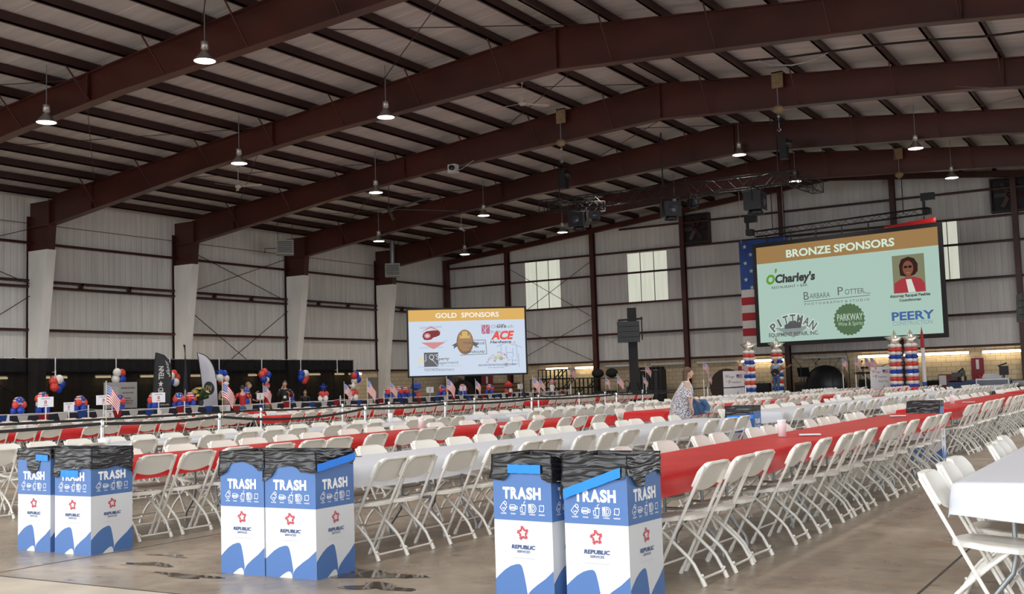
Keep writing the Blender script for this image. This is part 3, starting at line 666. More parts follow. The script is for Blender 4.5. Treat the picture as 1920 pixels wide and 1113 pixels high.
    text(mb, q, 'Sustainability in Action', 0, .300*h, .011*h, Gy, .4*w, 0)
    mm = [P_BLUE, P_WHITE, P_RED, P_NAVY, P_GREY]
    return panel.mesh('printed_panel', mm), icons.mesh('trash_lettering', mm), star.mesh('star_logo', mm), mb.mesh('company_lettering', mm)
PRINT = print_face(BW, BH)
def liner_mesh(seed, drops, w, d):
    """bag folded over the rim; drops = function of (side, t) giving how far it hangs"""
    mb = MB(); r2 = random.Random(seed); n = 30; V = 12
    cor = [(-w/2, -d/2), (w/2, -d/2), (w/2, d/2), (-w/2, d/2)]; nor = [(0, -1), (1, 0), (0, 1), (-1, 0)]
    cols = []
    for s in range(4):
        (x0, y0), (x1, y1) = cor[s], cor[(s+1) % 4]
        for i in range(n):
            t = i/n; cols.append((x0+(x1-x0)*t, y0+(y1-y0)*t, s, t))
    N = len(cols); vs = []
    for (x, y, s, t) in cols:
        D = drops(s, t); nx, ny = nor[s]
        if t == 0: px, py = nor[s-1]; nx, ny = (nx+px), (ny+py)
        col = [(x*.965, y*.965, BH-.30), (x*.965, y*.965, BH-.02), (x*.985, y*.985, BH+.006)]
        for j in range(V+1):
            v = j/V
            wr = mnoise.noise(Vector((x*3+seed, y*3, v*D*42+x*9)))*.006+mnoise.noise(Vector((x*16, y*16+seed, v*4)))*.006
            off = .006+max(-.004, wr)*(.3+v)+.012*v*v*(D > .14)
            z = BH+.006-D*v+.006*mnoise.noise(Vector((x*11, y*11, seed+v*3)))*v
            col.append((x+nx*off, y+ny*off, z))
        vs += col
    m = V+4; k0 = len(vs); vs += [(x*.96, y*.96, BH-.55) for x, y, _, _ in cols]; mb.add([(x*.965, y*.965, BH-.30) for x, y, _, _ in cols]+[(x*.93, y*.93, BH-.62) for x, y, _, _ in cols], [(i, (i+1) % N, N+(i+1) % N, N+i) for i in range(N)]+[tuple(range(N, 2*N))], 0, True); vs = vs[:k0]
    mb.add(vs, [(i*m+j, ((i+1) % N)*m+j, ((i+1) % N)*m+j+1, i*m+j+1) for i in range(N) for j in range(m-1)], 0, True)
    return mb.mesh('bin_liner', BAG)
def lin(tab):
    def f(t):
        for (a, va), (b, vb) in zip(tab, tab[1:]):
            if t <= b: u = (t-a)/(b-a); u = u*u*(3-2*u); return va+(vb-va)*u
        return tab[-1][1]
    return f
def make_bin(x, y, rz, w, d, label, seed, sides, tapes, sink=0):
    """x, y: front-left foot; rz about it"""
    r = thing('trash_box', label, 'trash box', (x, y, 0), rz, 'printed trash boxes')
    def off(o, dx, dy, dz=0, rot=0): o.location = (w/2+dx, d/2+dy, dz); o.rotation_euler = (0, 0, rot); return o
    mb = MB(); t = .006
    a = [(-w/2, -d/2), (w/2, -d/2), (w/2, d/2), (-w/2, d/2)]; b = [(px*(1-2*t/w), py*(1-2*t/d)) for px, py in a]
    vs = [(px, py, 0) for px, py in a]+[(px, py, BH-.03) for px, py in a]+[(px, py, BH-.03) for px, py in b]+[(px, py, .02) for px, py in b]
    mb.add(vs, [(3,2,1,0)]+[(i, (i+1) % 4, 4+(i+1) % 4, 4+i) for i in range(4)]+[(4+i, 4+(i+1) % 4, 8+(i+1) % 4, 8+i) for i in range(4)]+[(8+i, 8+(i+1) % 4, 12+(i+1) % 4, 12+i) for i in range(4)]+[(12,13,14,15)])
    off(mb.build('carton', CARTON, r), 0, 0)
    for k, (dx, dy, rot, ww) in enumerate(((0, -d/2-.0012, 0, w), (w/2+.0012, 0, PI/2, d), (0, d/2+.0012, PI, w), (-w/2-.0012, 0, -PI/2, d))):
        o = off(put('printed_panel', PRINT[0], r), dx, dy, 0, rot); o.scale = (ww/BW, 1, 1); [put(nm, me, o) for nm, me in zip(('trash_lettering', 'star_logo', 'company_lettering'), PRINT[1:])]
    fs = [lin(q) for q in sides]
    off(put('bin_liner', liner_mesh(seed, lambda s, t: fs[s](t), w, d), r), 0, 0)
    for side, u0, v0, u1, v1, th in tapes:           # tape strips on front (0) or right (1) face
        mb = MB(); n = 10
        for k in range(n+1):
            u = u0+(u1-u0)*k/n; v = v0+(v1-v0)*k/n
            zz = BH-v+0.0012*math.sin(k*2.1+seed); o_ = .0235+.002*math.sin(k*1.7)
            for q in (th/2, -th/2):
                mb.v.append((-w/2+u*w, -d/2-o_, zz+q) if side == 0 else (w/2+o_, -d/2+u*d, zz+q))
        for k in range(n): mb.f.append((2*k+1, 2*k+3, 2*k+2, 2*k)); mb.m.append(0); mb.s.append(False)
        o = off(mb.build('tape_strip', TAPE, r), 0, 0); sm = o.modifiers.new('thickness', 'SOLIDIFY'); sm.thickness = .002
    return r
flat = [(0, .09), (1, .09)]
make_bin(-9.35, 6.50, 0, .47, .42, 'leftmost trash box, liner torn to a point over its blue front', 11, [[(0, .10), (.25, .10), (.38, .2), (.5, .23), (.62, .21), (.75, .10), (1, .1)], flat, flat, flat], [(0, .62, .075, .98, .08, .055)])
make_bin(-8.80, 6.49, .02, .48, .46, 'trash box second from left with wide black liner band hiding its lettering', 12, [[(0, .24), (.1, .26), (.2, .2), (.5, .185), (.8, .175), (1, .18)], [(0, .18), (.3, .185), (.6, .165), (.85, .2), (1, .25)], flat, flat], [(0, .22, .215, .7, .215, .06)])
make_bin(-6.48, 6.265, 0, .455, .43, 'left box of the middle trash pair, liner scooped over its front', 13, [[(0, .19), (.12, .17), (.3, .09), (.55, .08), (.75, .1), (.88, .14), (1, .15)], flat, flat, [(0, .1), (1, .2)]], [(3, 0, 0, 0, 0, 0)][:0])
make_bin(-6.015, 6.27, 0, .50, .44, 'right box of the middle trash pair with blue tape on its side', 14, [[(0, .225), (.1, .20), (.3, .115), (.6, .105), (.75, .15), (1, .155)], [(0, .15), (.15, .13), (.4, .10), (.8, .1), (1, .12)], flat, flat], [(1, .0, .115, 1.0, .055, .055)])
make_bin(-3.90, 6.17, -.10, .46, .42, 'left box of the right trash pair with straight blue tape', 15, [[(0, .16), (.2, .17), (.32, .12), (.5, .115), (.8, .115), (.9, .16), (1, .175)], [(0, .175), (.4, .2), (1, .12)], flat, flat], [(0, .3, .085, .86, .085, .055)])
make_bin(-3.355, 6.13, -.06, .45, .44, 'right box of the right trash pair with slanted blue tape', 16, [[(0, .25), (.3, .20), (.6, .16), (1, .14)], [(0, .12), (.25, .19), (.42, .2), (.55, .13), (.85, .12), (1, .17)], flat, flat], [(0, .02, .235, .93, .095, .06)])
make_bin(-3.70, 18.02, .05, .48, .45, 'far trash box at the end of the rightmost red row', 17, [[(0, .19), (1, .2)], flat, flat, flat], [])
make_bin(-6.30, 17.02, .05, .45, .42, 'far trash box at the end of the white row, blue bag edge', 18, [[(0, .19), (.5, .17), (1, .2)], flat, flat, flat], [(0, .05, .185, 1, .165, .07)])
# ================================================================== ceiling: high-bay lamps, fans, heaters, hoists, rigging
def lamp_meshes():
    d = MB(); d.lathe([(.05, .30), (.075, .26), (.10, .2), (.17, .1), (.225, .02), (.235, 0), (.228, 0), (.165, .09), (.09, .2)], n=16)
    h = MB(); h.lathe([(.0, .52), (.075, .52), (.08, .5), (.08, .32), (.05, .30)], n=12)
    g = MB(); g.lathe([(0, .035), (.15, .03), (.205, .012), (.215, .004)], n=16)
    r = MB(); r.tube([(0, 0, .52), (0, 0, 1.72)], .012, 5)
    return d.mesh('reflector', DISH), h.mesh('ballast_housing', DISH), g.mesh('lamp_glass', BULB), r.mesh('hanger_rod', GALV)
LMP = lamp_meshes(); li = 0
for yy, lab in ((19.9, 'nearest'), (27.5, 'second'), (35.1, 'third'), (43.2, 'fourth'), (50.9, 'farthest')):
    for xi, x in enumerate((-33.6, -27.4, -21.0, -14.9, -8.0)):
        z = roof_z(x)-1.42
        p = Vector((x, yy, z)); px, py, w = to_px(p)
        if xi not in [(1, 2), (1, 2), (1,), (0, 1, 3, 4), (0, 1, 2, 3, 4)][[19.9, 27.5, 35.1, 43.2, 50.9].index(yy)]: continue
        r = thing('high_bay_lamp', 'bell-shaped high-bay lamp, %s crosswise line of lamps, %s from the left wall' % (lab, ORD[xi+1]), 'ceiling lamp', p, 0, 'high-bay lamps')
        for nm, me in zip(('reflector', 'ballast_housing', 'lamp_glass', 'hanger_rod'), LMP): put(nm, me, r)
        r.scale = (1.25, 1.25, 1)
for x in (-33.6, -27.4, -21.0, -14.9, -8.0, -1.5):  # a spot at every grid point, added fill where no lamp hangs
    for yy in (4.5, 12.2, 19.9, 27.5, 35.1, 43.2, 50.9):
        l = bpy.data.lights.new('bay_and_fill_spot', 'SPOT'); l.energy = LAMP_W; l.spot_size = math.radians(150); l.spot_blend = .8; l.shadow_soft_size = .2; l.color = (1, .93, .86)
        o = bpy.data.objects.new('bay_and_fill_spot', l); COL.objects.link(o); o.location = (x, yy, roof_z(x)-1.46)
def fan(name, label, x, y, dz, ang, col, R=.95, drop=.75, nb=3):
    r = thing(name, label, 'ceiling fan', (x, y, roof_z(x)-dz), ang)
    m = MB(); m.tube([(0, 0, .1), (0, 0, drop)], .014, 6); m.lathe([(0, .02+drop), (.06, drop), (.05, drop-.08), (0, drop-.09)], n=10); m.build('downrod', col, r)
    m = MB(); m.lathe([(0, .12), (.07, .11), (.12, .05), (.12, 0), (.08, -.05), (0, -.06)], n=14); m.build('motor_housing', col, r)
    for k in range(nb):
        a = 2*PI*k/nb; m = MB(); c, s = math.cos(a), math.sin(a)
        t = lambda u, v, w: (u*c-v*s, u*s+v*c, w)
        m.add([t(.1, -.04, .02), t(R, -.07, .03), t(R+.02, 0, .02), t(R, .06, .0), t(.1, .04, .0)]+[t(.1, -.04, .03), t(R, -.07, .04), t(R+.02, 0, .03), t(R, .06, .01), t(.1, .04, .01)], [(4,3,2,1,0), (5,6,7,8,9), (0,1,6,5), (1,2,7,6), (2,3,8,7), (3,4,9,8), (4,0,5,9)])
        m.build('blade', col, r)
FANW = M('cream fan enamel', (.45, .43, .40), .4)
fan('ceiling_fan', 'pale three-blade ceiling fan on the left between second and third beams', -29.6, 29.65, 1.45, .3, FANW)
fan('ceiling_fan', 'pale three-blade ceiling fan near the middle top of the roof', -17.35, 29.85, 1.45, 1.0, FANW)
fan('ceiling_fan', 'small pale ceiling fan above the gold screen, far left bays', -29.6, 44.6, 1.45, 2.0, FANW)
fan('ceiling_fan', 'large dark ceiling fan with long blades over the left rows', -28.5, 37.4, 1.6, .9, M('dark fan enamel', (.02, .02, .02), .5), 3.1, 1.25, 5)
fan('ceiling_fan', 'large dark ceiling fan cut by the right picture edge', -2.6, 31.8, 2.0, .15, M('brown fan enamel', (.06, .045, .03), .5), 2.6, 1.6, 5)
# unit heaters
def heater(label, x, y, z, rz, flue):
    r = thing('unit_heater', label, 'heater', (x, y, z), rz)
    m = MB(); m.box(-.42, .42, -.40, .40, 0, .72); m.build('casing', M('grey heater enamel', (.36, .35, .32), .45), r)
    for k in range(6): m = MB(); m.bar((-.36, -.43, .10+k*.1), (.36, -.43, .10+k*.1), .02, .07, 0, (0, .6, 1)); m.build('louvre', GALV, r)
    for sx in (-.36, .36): m = MB(); m.tube([(sx, 0, .72), (sx, 0, roof_z(x)-z+.3)], .012, 5); m.build('hanger_rod', STEEL_D, r)
    if flue: m = MB(); m.tube([(0, .1, .72), (0, .1, roof_z(x)-z+.3)], .13, 10); m.build('flue_pipe', GALV, r)
    else: m = MB(); m.tube([(-.42, .1, .35), (-1.0, .3, .35), (-1.0, .3, .12)], .02, 5); m.build('gas_pipe', STEEL_D, r)
heater('grey unit heater tilted below the left roof edge, third column', -38.1, 41.35, 8.25, .75, False)
heater('grey unit heater with tall flue beside the left corner column', -38.1, 50.2, 7.75, .63, True)
# padded chain hoists on the beams
def hoist(label, x, y, dz):
    r = thing('chain_hoist', label, 'chain hoist', (x, y, 0)); zt, zb = roof_z(x), bot_z(x)
    m = MB(); m.box(-.19, .19, -.06, -.01, zt-.5, zt+.05); m.box(-.19, .19, -.06, .46, zt+.01, zt+.05); m.build('beam_padding', CREAM, r)
    m = MB(); m.tube([(0, -.09, zt-.5), (0, -.09, zb-.1)], .018, 5); m.tube([(0, -.09, zb-.2), (0, -.09, zb-dz)], .012, 5); m.build('chain', GALV, r)
    m = MB(); m.ball((0, -.1, zb-.12), .19, 12, 8, 0, (1, .8, .75)); m.build('lower_padding', CREAM, r)
    m = MB(); m.tube([(0, -.09, zb-dz), (0, -.09, zb-dz-.15), (.06, -.09, zb-dz-.22), (.0, -.09, zb-dz-.28), (-.06, -.09, zb-dz-.2)], .018, 5); m.ball((0, -.09, zb-dz*.6), .06, 8, 6); m.build('hook_block', GALV, r)
hoist('chain hoist with burlap padding on the third beam, left of the ridge', -19.15, 35.8, .6)
hoist('chain hoist with burlap padding on the third beam, right of the ridge', -10.9, 35.8, .6)
hoist('chain hoist with brown padding on the farthest beam', -10.2, 51.0, .4)
r = thing('hall_projector', 'white projector box mounted under the third beam', 'projector', (-23.9, 35.55, 9.75))
m = MB(); m.box(-.17, .17, -.14, .14, 0, .32); m.build('casing', M('white projector shell', (.6, .62, .65), .4), r)
m = MB(); m.lathe([(0, 0), (.1, 0), (.1, -.14), (0, -.14)], (.07, -.14, .16), 12, 0, True, 'y'); m.build('lens', BLACK_G, r)
m = MB(); m.tube([(0, .05, .32), (0, .05, bot_z(-23.9)-9.75)], .03, 6); m.tube([(.17, 0, .05), (.4, 0, .1), (.9, .1, bot_z(-23.0)-9.78)], .015, 5); m.build('mount_arm', GALV, r)
# cables slung between the second and third beams
def cable(label, pts, rad, mat, name='cable_bundle'):
    m = MB(); m.tube(pts, rad, 5, 0); return tag(m.build(name, mat), label, 'cable')
cable('thick black cable bundle slung under the roof at upper right', [(-10.9, 32, 11.0), (-9.4, 32, 10.86), (-8.1, 32, 10.8), (-6.5, 32, 10.72), (-5.2, 32, 10.6), (-4, 32, 10.45), (-1.5, 32, 10.3)], .035, BLACK)
cable('pale loose cable loop below the black cable bundle', [(-10.3, 32, 10.94), (-9.9, 32, 10.72), (-9.3, 32, 10.6), (-8.7, 32, 10.63), (-8.1, 32, 10.82)], .022, M('pale cable', (.4, .4, .4), .4))
# lighting truss with moving heads
def truss(mb, p, q, s, step):
    p, q = Vector(p), Vector(q); d = (q-p); n = max(2, round(d.length/step)); d.normalize()
    up = Vector((0, 0, 1)); sd = d.cross(up).normalized(); c = [(-1, -1), (1, -1), (1, 1), (-1, 1)]
    P = lambda k, i: p+(q-p)*i/n+sd*c[k][0]*s/2+up*c[k][1]*s/2
    for k in range(4):
        mb.tube([P(k, 0), P(k, n)], .024, 5)
        for i in range(n):
            a, b = (k, (k+1) % 4) if i % 2 else ((k+1) % 4, k)
            mb.tube([P(a, i), P(b, i+1)], .013, 4)
    for i in (0, n):
        for k in range(4): mb.tube([P(k, i), P((k+1) % 4, i)], .018, 4)
r = thing('lighting_truss', 'long black box truss hung under the roof before the stage', 'truss', (0, 0, 0)); TZ = 9.1
m = MB(); truss(m, (-23.6, 42.0, TZ+.05), (-12.3, 42.4, TZ+.05), .5, .5); m.build('truss_span', BLACK, r)
m = MB(); truss(m, (-23.4, 42.3, TZ+.05), (-21.5, 43.9, TZ+.05), .45, .5); truss(m, (-12.5, 42.6, TZ), (-12.3, 45.2, TZ), .45, .5); m.build('truss_corner', BLACK, r)
for x in (-22.8, -17.9, -13.0): m = MB(); m.tube([(x, 42.2, TZ+.3), (x, 42.2, roof_z(x))], .03, 5); m.build('hanger_chain', BLACK, r)
for i, (x, s) in enumerate(((-21.9, .42), (-21.1, .25), (-17.6, .42), (-16.6, .22), (-14.0, .5))):
    r = thing('stage_light', ['black moving head light under the left end of the truss', 'small black spotlight next to the left moving head', 'square black light box under the middle of the truss', 'small black spotlight right of the middle light box', 'large black light box under the right end of the truss'][i], 'stage light', (x, 42.2, TZ-.35), .4*i, 'lights on the stage truss')
    m = MB(); m.bar((-.9*s, 0, -s*.9), (-.9*s, 0, .15), .05, .04); m.bar((.9*s, 0, -s*.9), (.9*s, 0, .15), .05, .04); m.box(-.95*s, .95*s, -.05, .05, .12, .2); m.build('yoke', BLACK, r)
    m = MB(); m.box(-.85*s, .85*s, -.7*s, .7*s, -1.55*s, -.1*s); m.lathe([(.5*s, -1.55*s), (.7*s, -1.85*s), (.66*s, -1.85*s), (.45*s, -1.5*s)], n=12); m.build('lamp_body', BLACK_G, r)
    m = MB(); m.lathe([(0, -.71*s), (.45*s, -.72*s), (.4*s, -.76*s), (0, -.77*s)], (0, 0, -.8*s), 12, 0, True, 'y'); m.build('lens', M('lens glass %d' % i, (.05, .06, .09), .08), r)
for x, lab in ((-22.5, 'black winch motor above the left end of the truss'), (-12.7, 'black winch motor above the right end of the truss')):
    r = thing('winch_motor', lab, 'winch', (x, 42.1, TZ+.75)); m = MB(); m.box(-.14, .14, -.16, .16, 0, .8); m.build('gear_case', BLACK, r)
    m = MB(); m.lathe([(0, -.3), (.15, -.28), (.15, .05), (0, .07)], (.25, 0, .6), 10, 0, True, 'x'); m.build('motor', BLACK_G, r)
# exhaust fans high on the end wall
for x, z, lab in ((-6.6, 9.9, 'square exhaust fan high on the far wall at right'), (-22.9, 9.85, 'square exhaust fan high on the far wall beside the post')):
    r = thing('exhaust_fan', lab, 'exhaust fan', (x, YB-.02, z)); m = MB()
    for a in (-.85, .77): m.box(a, a+.08, -.35, .0, -.85, .85); m.box(-.77, .77, -.35, 0, a, a+.08)
    m.build('housing', STEEL_D, r); m = MB(); m.box(-.77, .77, -.05, -.02, -.77, .77); m.build('back_shutter', BLACK, r)
    for k in range(6): m = MB(); a = k*PI/3; m.bar((.1*math.cos(a), -.2, .1*math.sin(a)), (.68*math.cos(a), -.2, .68*math.sin(a)), .2, .02, 0, (.25*math.sin(a), 1, -.25*math.cos(a))); m.build('blade', STEEL_D, r)
    m = MB(); m.lathe([(0, -.27), (.12, -.26), (.13, -.1), (0, -.08)], (0, 0, 0), 10, 0, True, 'y'); m.build('hub', STEEL_D, r)
# ================================================================== wall lights
def tube_light(name, label, p, q, lit):
    d = Vector(q)-Vector(p); L = d.length; r = thing(name, label, 'fluorescent light', p, math.atan2(d.y, d.x), 'strip lights on the block walls')
    m = MB(); m.box(0, L, .0, .12, -.04, .09); m.build('housing', WHITE_P, r)
    m = MB(); m.tube([(.03, -.05, 0), (L-.03, -.05, 0)], .045, 8); m.build('tube', LAMP_ON if lit else M('unlit tube', (.5, .5, .5), .3), r)
for i, (a, b, lit) in enumerate([(-32.9, -31.4, 1), (-30.9, -29.7, 1), (-28.9, -26.9, 0), (-26.0, -23.9, 0), (-23.2, -20.8, 0), (-20.6, -18.2, 1), (-17.25, -14.9, 0), (-14.3, -11.7, 1), (-11.6, -8.9, 1), (-8.3, -5.8, 1), (-5.7, -3.2, 1)]):
    tube_light('strip_light', '%s strip light on far block wall, %s from its left end' % ('glowing' if lit else 'unlit', ORD[i+1]), (a, YB-.165, 2.26), (b, YB-.165, 2.26), lit)
for i, (a, b) in enumerate([(26.2, 27.25), (28.8, 30.0), (31.4, 32.5), (33.8, 34.65), (36.7, 39.0), (40.5, 41.1), (44.8, 45.9), (47.1, 47.9), (48.3, 49.4)]):
    tube_light('strip_light', 'glowing strip light on left block wall, %s from near end%s' % (ORD[i+1], ', behind black drape' if i < 7 else ''), (XL+.07, a, 2.28), (XL+.07, b, 2.28), 1)
# ================================================================== black pipe-and-drape
CUR = M('sheer black drape', (.004, .004, .005), .9, 0, None, None, .1, None, 0., .975)
r = thing('pipe_and_drape', 'long black curtain run in front of the left wall', 'curtain', (0, 0, 0))
m = MB(); m.grid(lambda u, v: (-33.5+.05*math.sin(u*26.5*2*PI/.42)+.03*math.sin(u*137), 14+26.9*u, 2.80-2.77*v-.02*math.sin(u*9*PI)**2*(1-v)), 620, 3); m.build('drape', CUR, r)
PY = [14.2, 17, 19.5, 22, 24.62, 27.18, 29.7, 32.26, 34.69, 37.12, 39.6, 40.88]
for y in PY:
    m = MB(); m.tube([(-33.62, y, 0), (-33.62, y, 2.3), (-33.38, y, 2.34), (-33.38, y, 2.83)], .02, 6); m.tube([(-33.38, y, 2.1), (-33.38, y, 2.4)], .024, 6); m.build('upright', WHITE_P, r)
m = MB(); m.tube([(-33.45, 14, 2.79), (-33.45, 40.9, 2.79)], .02, 5); m.build('crossbar', GALV, r)
# ================================================================== projection screens
def frame_fn(p, q, z0, z1, out=.0):
    p = Vector((p[0], p[1], 0)); q = Vector((q[0], q[1], 0)); d = q-p; n = Vector((d.y, -d.x, 0)).normalized()
    return lambda u, v, o=0.: tuple(p+d*u+n*(out+o)+Vector((0, 0, z0+(z1-z0)*v))), d.length, z1-z0
def SE(name, r, g, b, k=1.): return E(name, srgb(r, g, b), SCREEN*k)
def screen(label, p, q, z0, z1, bd, header, body, stem):
    r = thing('projection_screen', label, 'projection screen', (p[0], p[1], z0)); inv = Matrix.Translation(Vector((p[0], p[1], z0))).inverted()
    fn, Wd, H = frame_fn(p, q, z0, z1)
    loc = lambda u, v, o=0.: tuple(inv @ Vector(fn(u, v, o)))
    m = MB(); bu, bv = bd/Wd, bd/H
    for (u0, u1, v0, v1) in ((0, 1, 0, bv), (0, 1, 1-bv, 1), (0, bu, bv, 1-bv), (1-bu, 1, bv, 1-bv)):
        vs = [loc(u, v, o) for o in (-.06, .03) for u, v in ((u0, v0), (u1, v0), (u1, v1), (u0, v1))]
        m.add(vs, [(3,2,1,0), (4,5,6,7), (0,1,5,4), (1,2,6,5), (2,3,7,6), (3,0,4,7)])
    m.build('screen_frame', BLACK, r)
    if z0 < 2:
        for u in (.04, .96): m = MB(); c = Vector(loc(u, 0)); m.bar((c.x, c.y, -z0), (c.x, c.y, 0.02), .05, .05); m.bar((c.x-.35, c.y-.3, -z0+.03), (c.x+.35, c.y+.3, -z0+.03), .05, .05); m.build('stand_leg', BLACK, r)
    # slide plane: x in 0..Wd', y in 0..H', origin bottom-left of the picture
    W2, H2 = Wd-2*bd, H-2*bd
    sf = lambda lay: (lambda x, y: loc((bd+x)/Wd, (bd+y)/H, .0+.004*lay))
    m = MB(); rect(m, sf(0), 0, W2, 0, H2*.825); m.build('slide_background', body, r)
    m = MB(); rect(m, sf(0), 0, W2, H2*.825, H2); m.build('slide_header', header, r)
    m = MB(); vs = [loc(u, v, -.05) for u, v in ((bu, bv), (1-bu, bv), (1-bu, 1-bv), (bu, 1-bv))]; m.add(vs, [(3,2,1,0)]); m.build('screen_backing', BLACK, r)
    return r, sf, W2, H2
GH = SE('gold header', 214, 172, 100); GB = SE('pale blue slide', 200, 212, 228)
r, sf, w, h = screen('smaller projection screen headed gold sponsors, left of the far corner', (-26.9, 36.3), (-23.03, 39.36), 1.80, 4.62, .07, GH, GB, 0)
s1, s2, s3 = sf(1), sf(2), sf(3)
def lay(name, mats): return MB(), name, mats
m = MB(); text(m, s1, 'GOLD  SPONSORS', .505*w, .912*h, .075*h, 0, .545*w, .02); m.build('slide_heading', SE('slide white', 240, 240, 235), r)
X = lambda px: (px-105)/1545*w
Y_ = lambda py: (1000-py)/868*h
cR, cG, cD, cB, cY, cP, cK = SE('faded red', 205, 140, 140), SE('mid grey', 150, 150, 156), SE('dark grey', 100, 100, 106), SE('slate blue', 150, 165, 195), SE('wheat', 205, 175, 110), SE('plum', 176, 110, 135), SE('brown seal', 140, 108, 82)
m = MB()      # car with red chevrons
m.poly([s1(X(262), Y_(428)), s1(X(400), Y_(345)), s1(X(545), Y_(428)), s1(X(470), Y_(400)), s1(X(400), Y_(375)), s1(X(330), Y_(400))], 0); m.poly([s1(X(265), Y_(562)), s1(X(590), Y_(562)), s1(X(430), Y_(655))], 0)
body_ = [(285, 480), (300, 440), (340, 415), (420, 405), (490, 405), (522, 430), (515, 470), (470, 490), (430, 500), (400, 525), (350, 533), (305, 525)]
m.poly([s1(X(a), Y_(b)) for a, b in body_][::-1], 1); disc(m, s2, X(350), Y_(475), .028*w, .04*h, 0); disc(m, s3, X(350), Y_(475), .012*w, .018*h, 2)
for yy in (352, 366): stroke(m, s1, [(X(255), Y_(yy+10)), (X(545), Y_(yy))], .006*h, 3)
stroke(m, s1, [(X(245), Y_(633)), (X(560), Y_(633))], .006*h, 3); stroke(m, s1, [(X(560), Y_(548)), (X(620), Y_(548))], .005*h, 3)
m.build('car_logo', [cR, SE('maroon car', 130, 60, 60), GB, cB], r)
m = MB()      # oval seal with ribbon, stamped frame over it
m.poly([s1(X(a), Y_(b)) for a, b in ((670, 610), (760, 560), (950, 560), (1030, 600), (1000, 620), (1015, 650), (940, 610), (770, 610), (690, 655), (700, 620))][::-1], 2)
disc(m, s2, X(845), Y_(570), .072*w, .19*h, 0, 32); disc(m, s3, X(845), Y_(555), .062*w, .165*h, 1, 32)
m.build('oval_seal', [cK, SE('tan seal', 160, 128, 96), cD], r)
m = MB(); s4 = sf(4)
m.poly([s4(X(a), Y_(b)) for a, b in ((775, 520), (780, 470), (805, 500), (810, 430), (850, 425), (878, 430), (885, 500), (912, 465), (915, 520))][::-1], 0)
m.build('wheat_crown', cY, r)
m = MB(); s5 = sf(5); stroke(m, s5, [(X(778), Y_(742)), (X(1130), Y_(735)), (X(1118), Y_(550)), (X(955), Y_(548))], .008*h, 0)
text(m, s5, 'YORKVILLE', X(960), Y_(585), .035*h, 0, .19*w, .02, 0, -.03); text(m, s5, 'CAMPGROUND', X(965), Y_(703), .035*h, 0, .18*w, .02); text(m, s5, 'est. 24', X(950), Y_(640), .028*h, 0, .1*w)
m.build('stamp_logo', cD, r)
m = MB(); rect(m, s1, X(1070), X(1180), Y_(468), Y_(348), 0)
for a, b in ((1075, 1175), (1130, 1080)): stroke(m, s2, [(X(a), Y_(460)), (X(b), Y_(355))], .006*h, 1)
stroke(m, s2, [(X(1125), Y_(465)), (X(1125), Y_(350))], .006*h, 1); m.build('square_emblem', [cP, GB], r)
m = MB(); text(m, s1, 'Ole South', X(1345), Y_(372), .055*h, 0, .195*w, .0); text(m, s1, 'Builders', X(1290), Y_(440), .05*h, 0, .125*w, .0); text(m, s2, "Gil's", X(1333), Y_(366), .05*h, 1, .08*w, .025, .2); m.build('builder_lettering', [cG, SE('near black', 84, 84, 90)], r)
m = MB(); text(m, s3, 'ACE', X(1335), Y_(488), .125*h, 0, .185*w, .05, .25); m.build('red_lettering', SE('sign red', 222, 92, 80), r)
m = MB(); text(m, s3, 'Hardware', X(1320), Y_(578), .042*h, 0, .18*w, .03, .2); m.build('hardware_lettering', SE('charcoal', 92, 92, 98), r)
m = MB(); rect(m, s1, X(300), X(487), Y_(885), Y_(697), 0); m.build('initials_square', cD, r)
m = MB(); text(m, s2, "J Q'S", X(400), Y_(755), .085*h, 0, .12*w, 0); stroke(m, s2, [(X(400), Y_(790)), (X(440), Y_(825)), (X(482), Y_(880))], .008*h, 0); m.build('initials_lettering', SE('pale lettering', 205, 205, 210), r)
m = MB(); disc(m, s1, X(255), Y_(800), .026*w, .06*h, 0); m.build('faded_coin', SE('faded yellow', 216, 208, 190), r)
m = MB(); text(m, s1, 'perty', X(563), Y_(780), .045*h, 0, .09*w, .025); text(m, s1, 'agement', X(622), Y_(832), .05*h, 0, .17*w, 0); stroke(m, s1, [(X(210), Y_(885)), (X(780), Y_(880))], .003*h, 0); text(m, s1, 'TAX PROFESSIONALS', X(495), Y_(928), .032*h, 0, .255*w, .01); text(m, s2, 'CONSULTING', X(390), Y_(908), .02*h, 0, .12*w); m.build('management_lettering', SE('grey lettering', 128, 128, 136), r)
m = MB(); arc_text(m, s1, 'PARTY', X(1290), Y_(905), .19*h, .035*h, 2.75, 2.0, 0, .01); arc_text(m, s1, 'ANIMALS', X(1270), Y_(880), .19*h, .035*h, 1.5, .35, 0, .01); m.build('arched_lettering', SE('rose', 190, 120, 130), r)
m = MB()
for a, b, q, c in ((1250, 790, .03, 0), (1290, 775, .035, 1), (1320, 800, .03, 2), (1235, 830, .018, 2), (1360, 800, .012, 3), (1205, 797, .01, 3), (1385, 885, .03, 2)): disc(m, s1 if c != 2 else s2, X(a), Y_(b), q*w*.6, q*h, c, 12)
m.build('animal_blobs', [SE('sage', 180, 190, 170), SE('straw', 205, 200, 160), SE('ash', 165, 165, 170), SE('pink dot', 214, 160, 160)], r)
m = MB(); text(m, s2, 'BALLOON DECORATING & ENTERTAINMENT', X(1277), Y_(882), .03*h, 0, .335*w, .02); text(m, s2, 'www.partyanimals', X(1250), Y_(915), .02*h, 0, .14*w); m.build('caption_lettering', SE('dusk', 110, 105, 125), r)
m = MB()
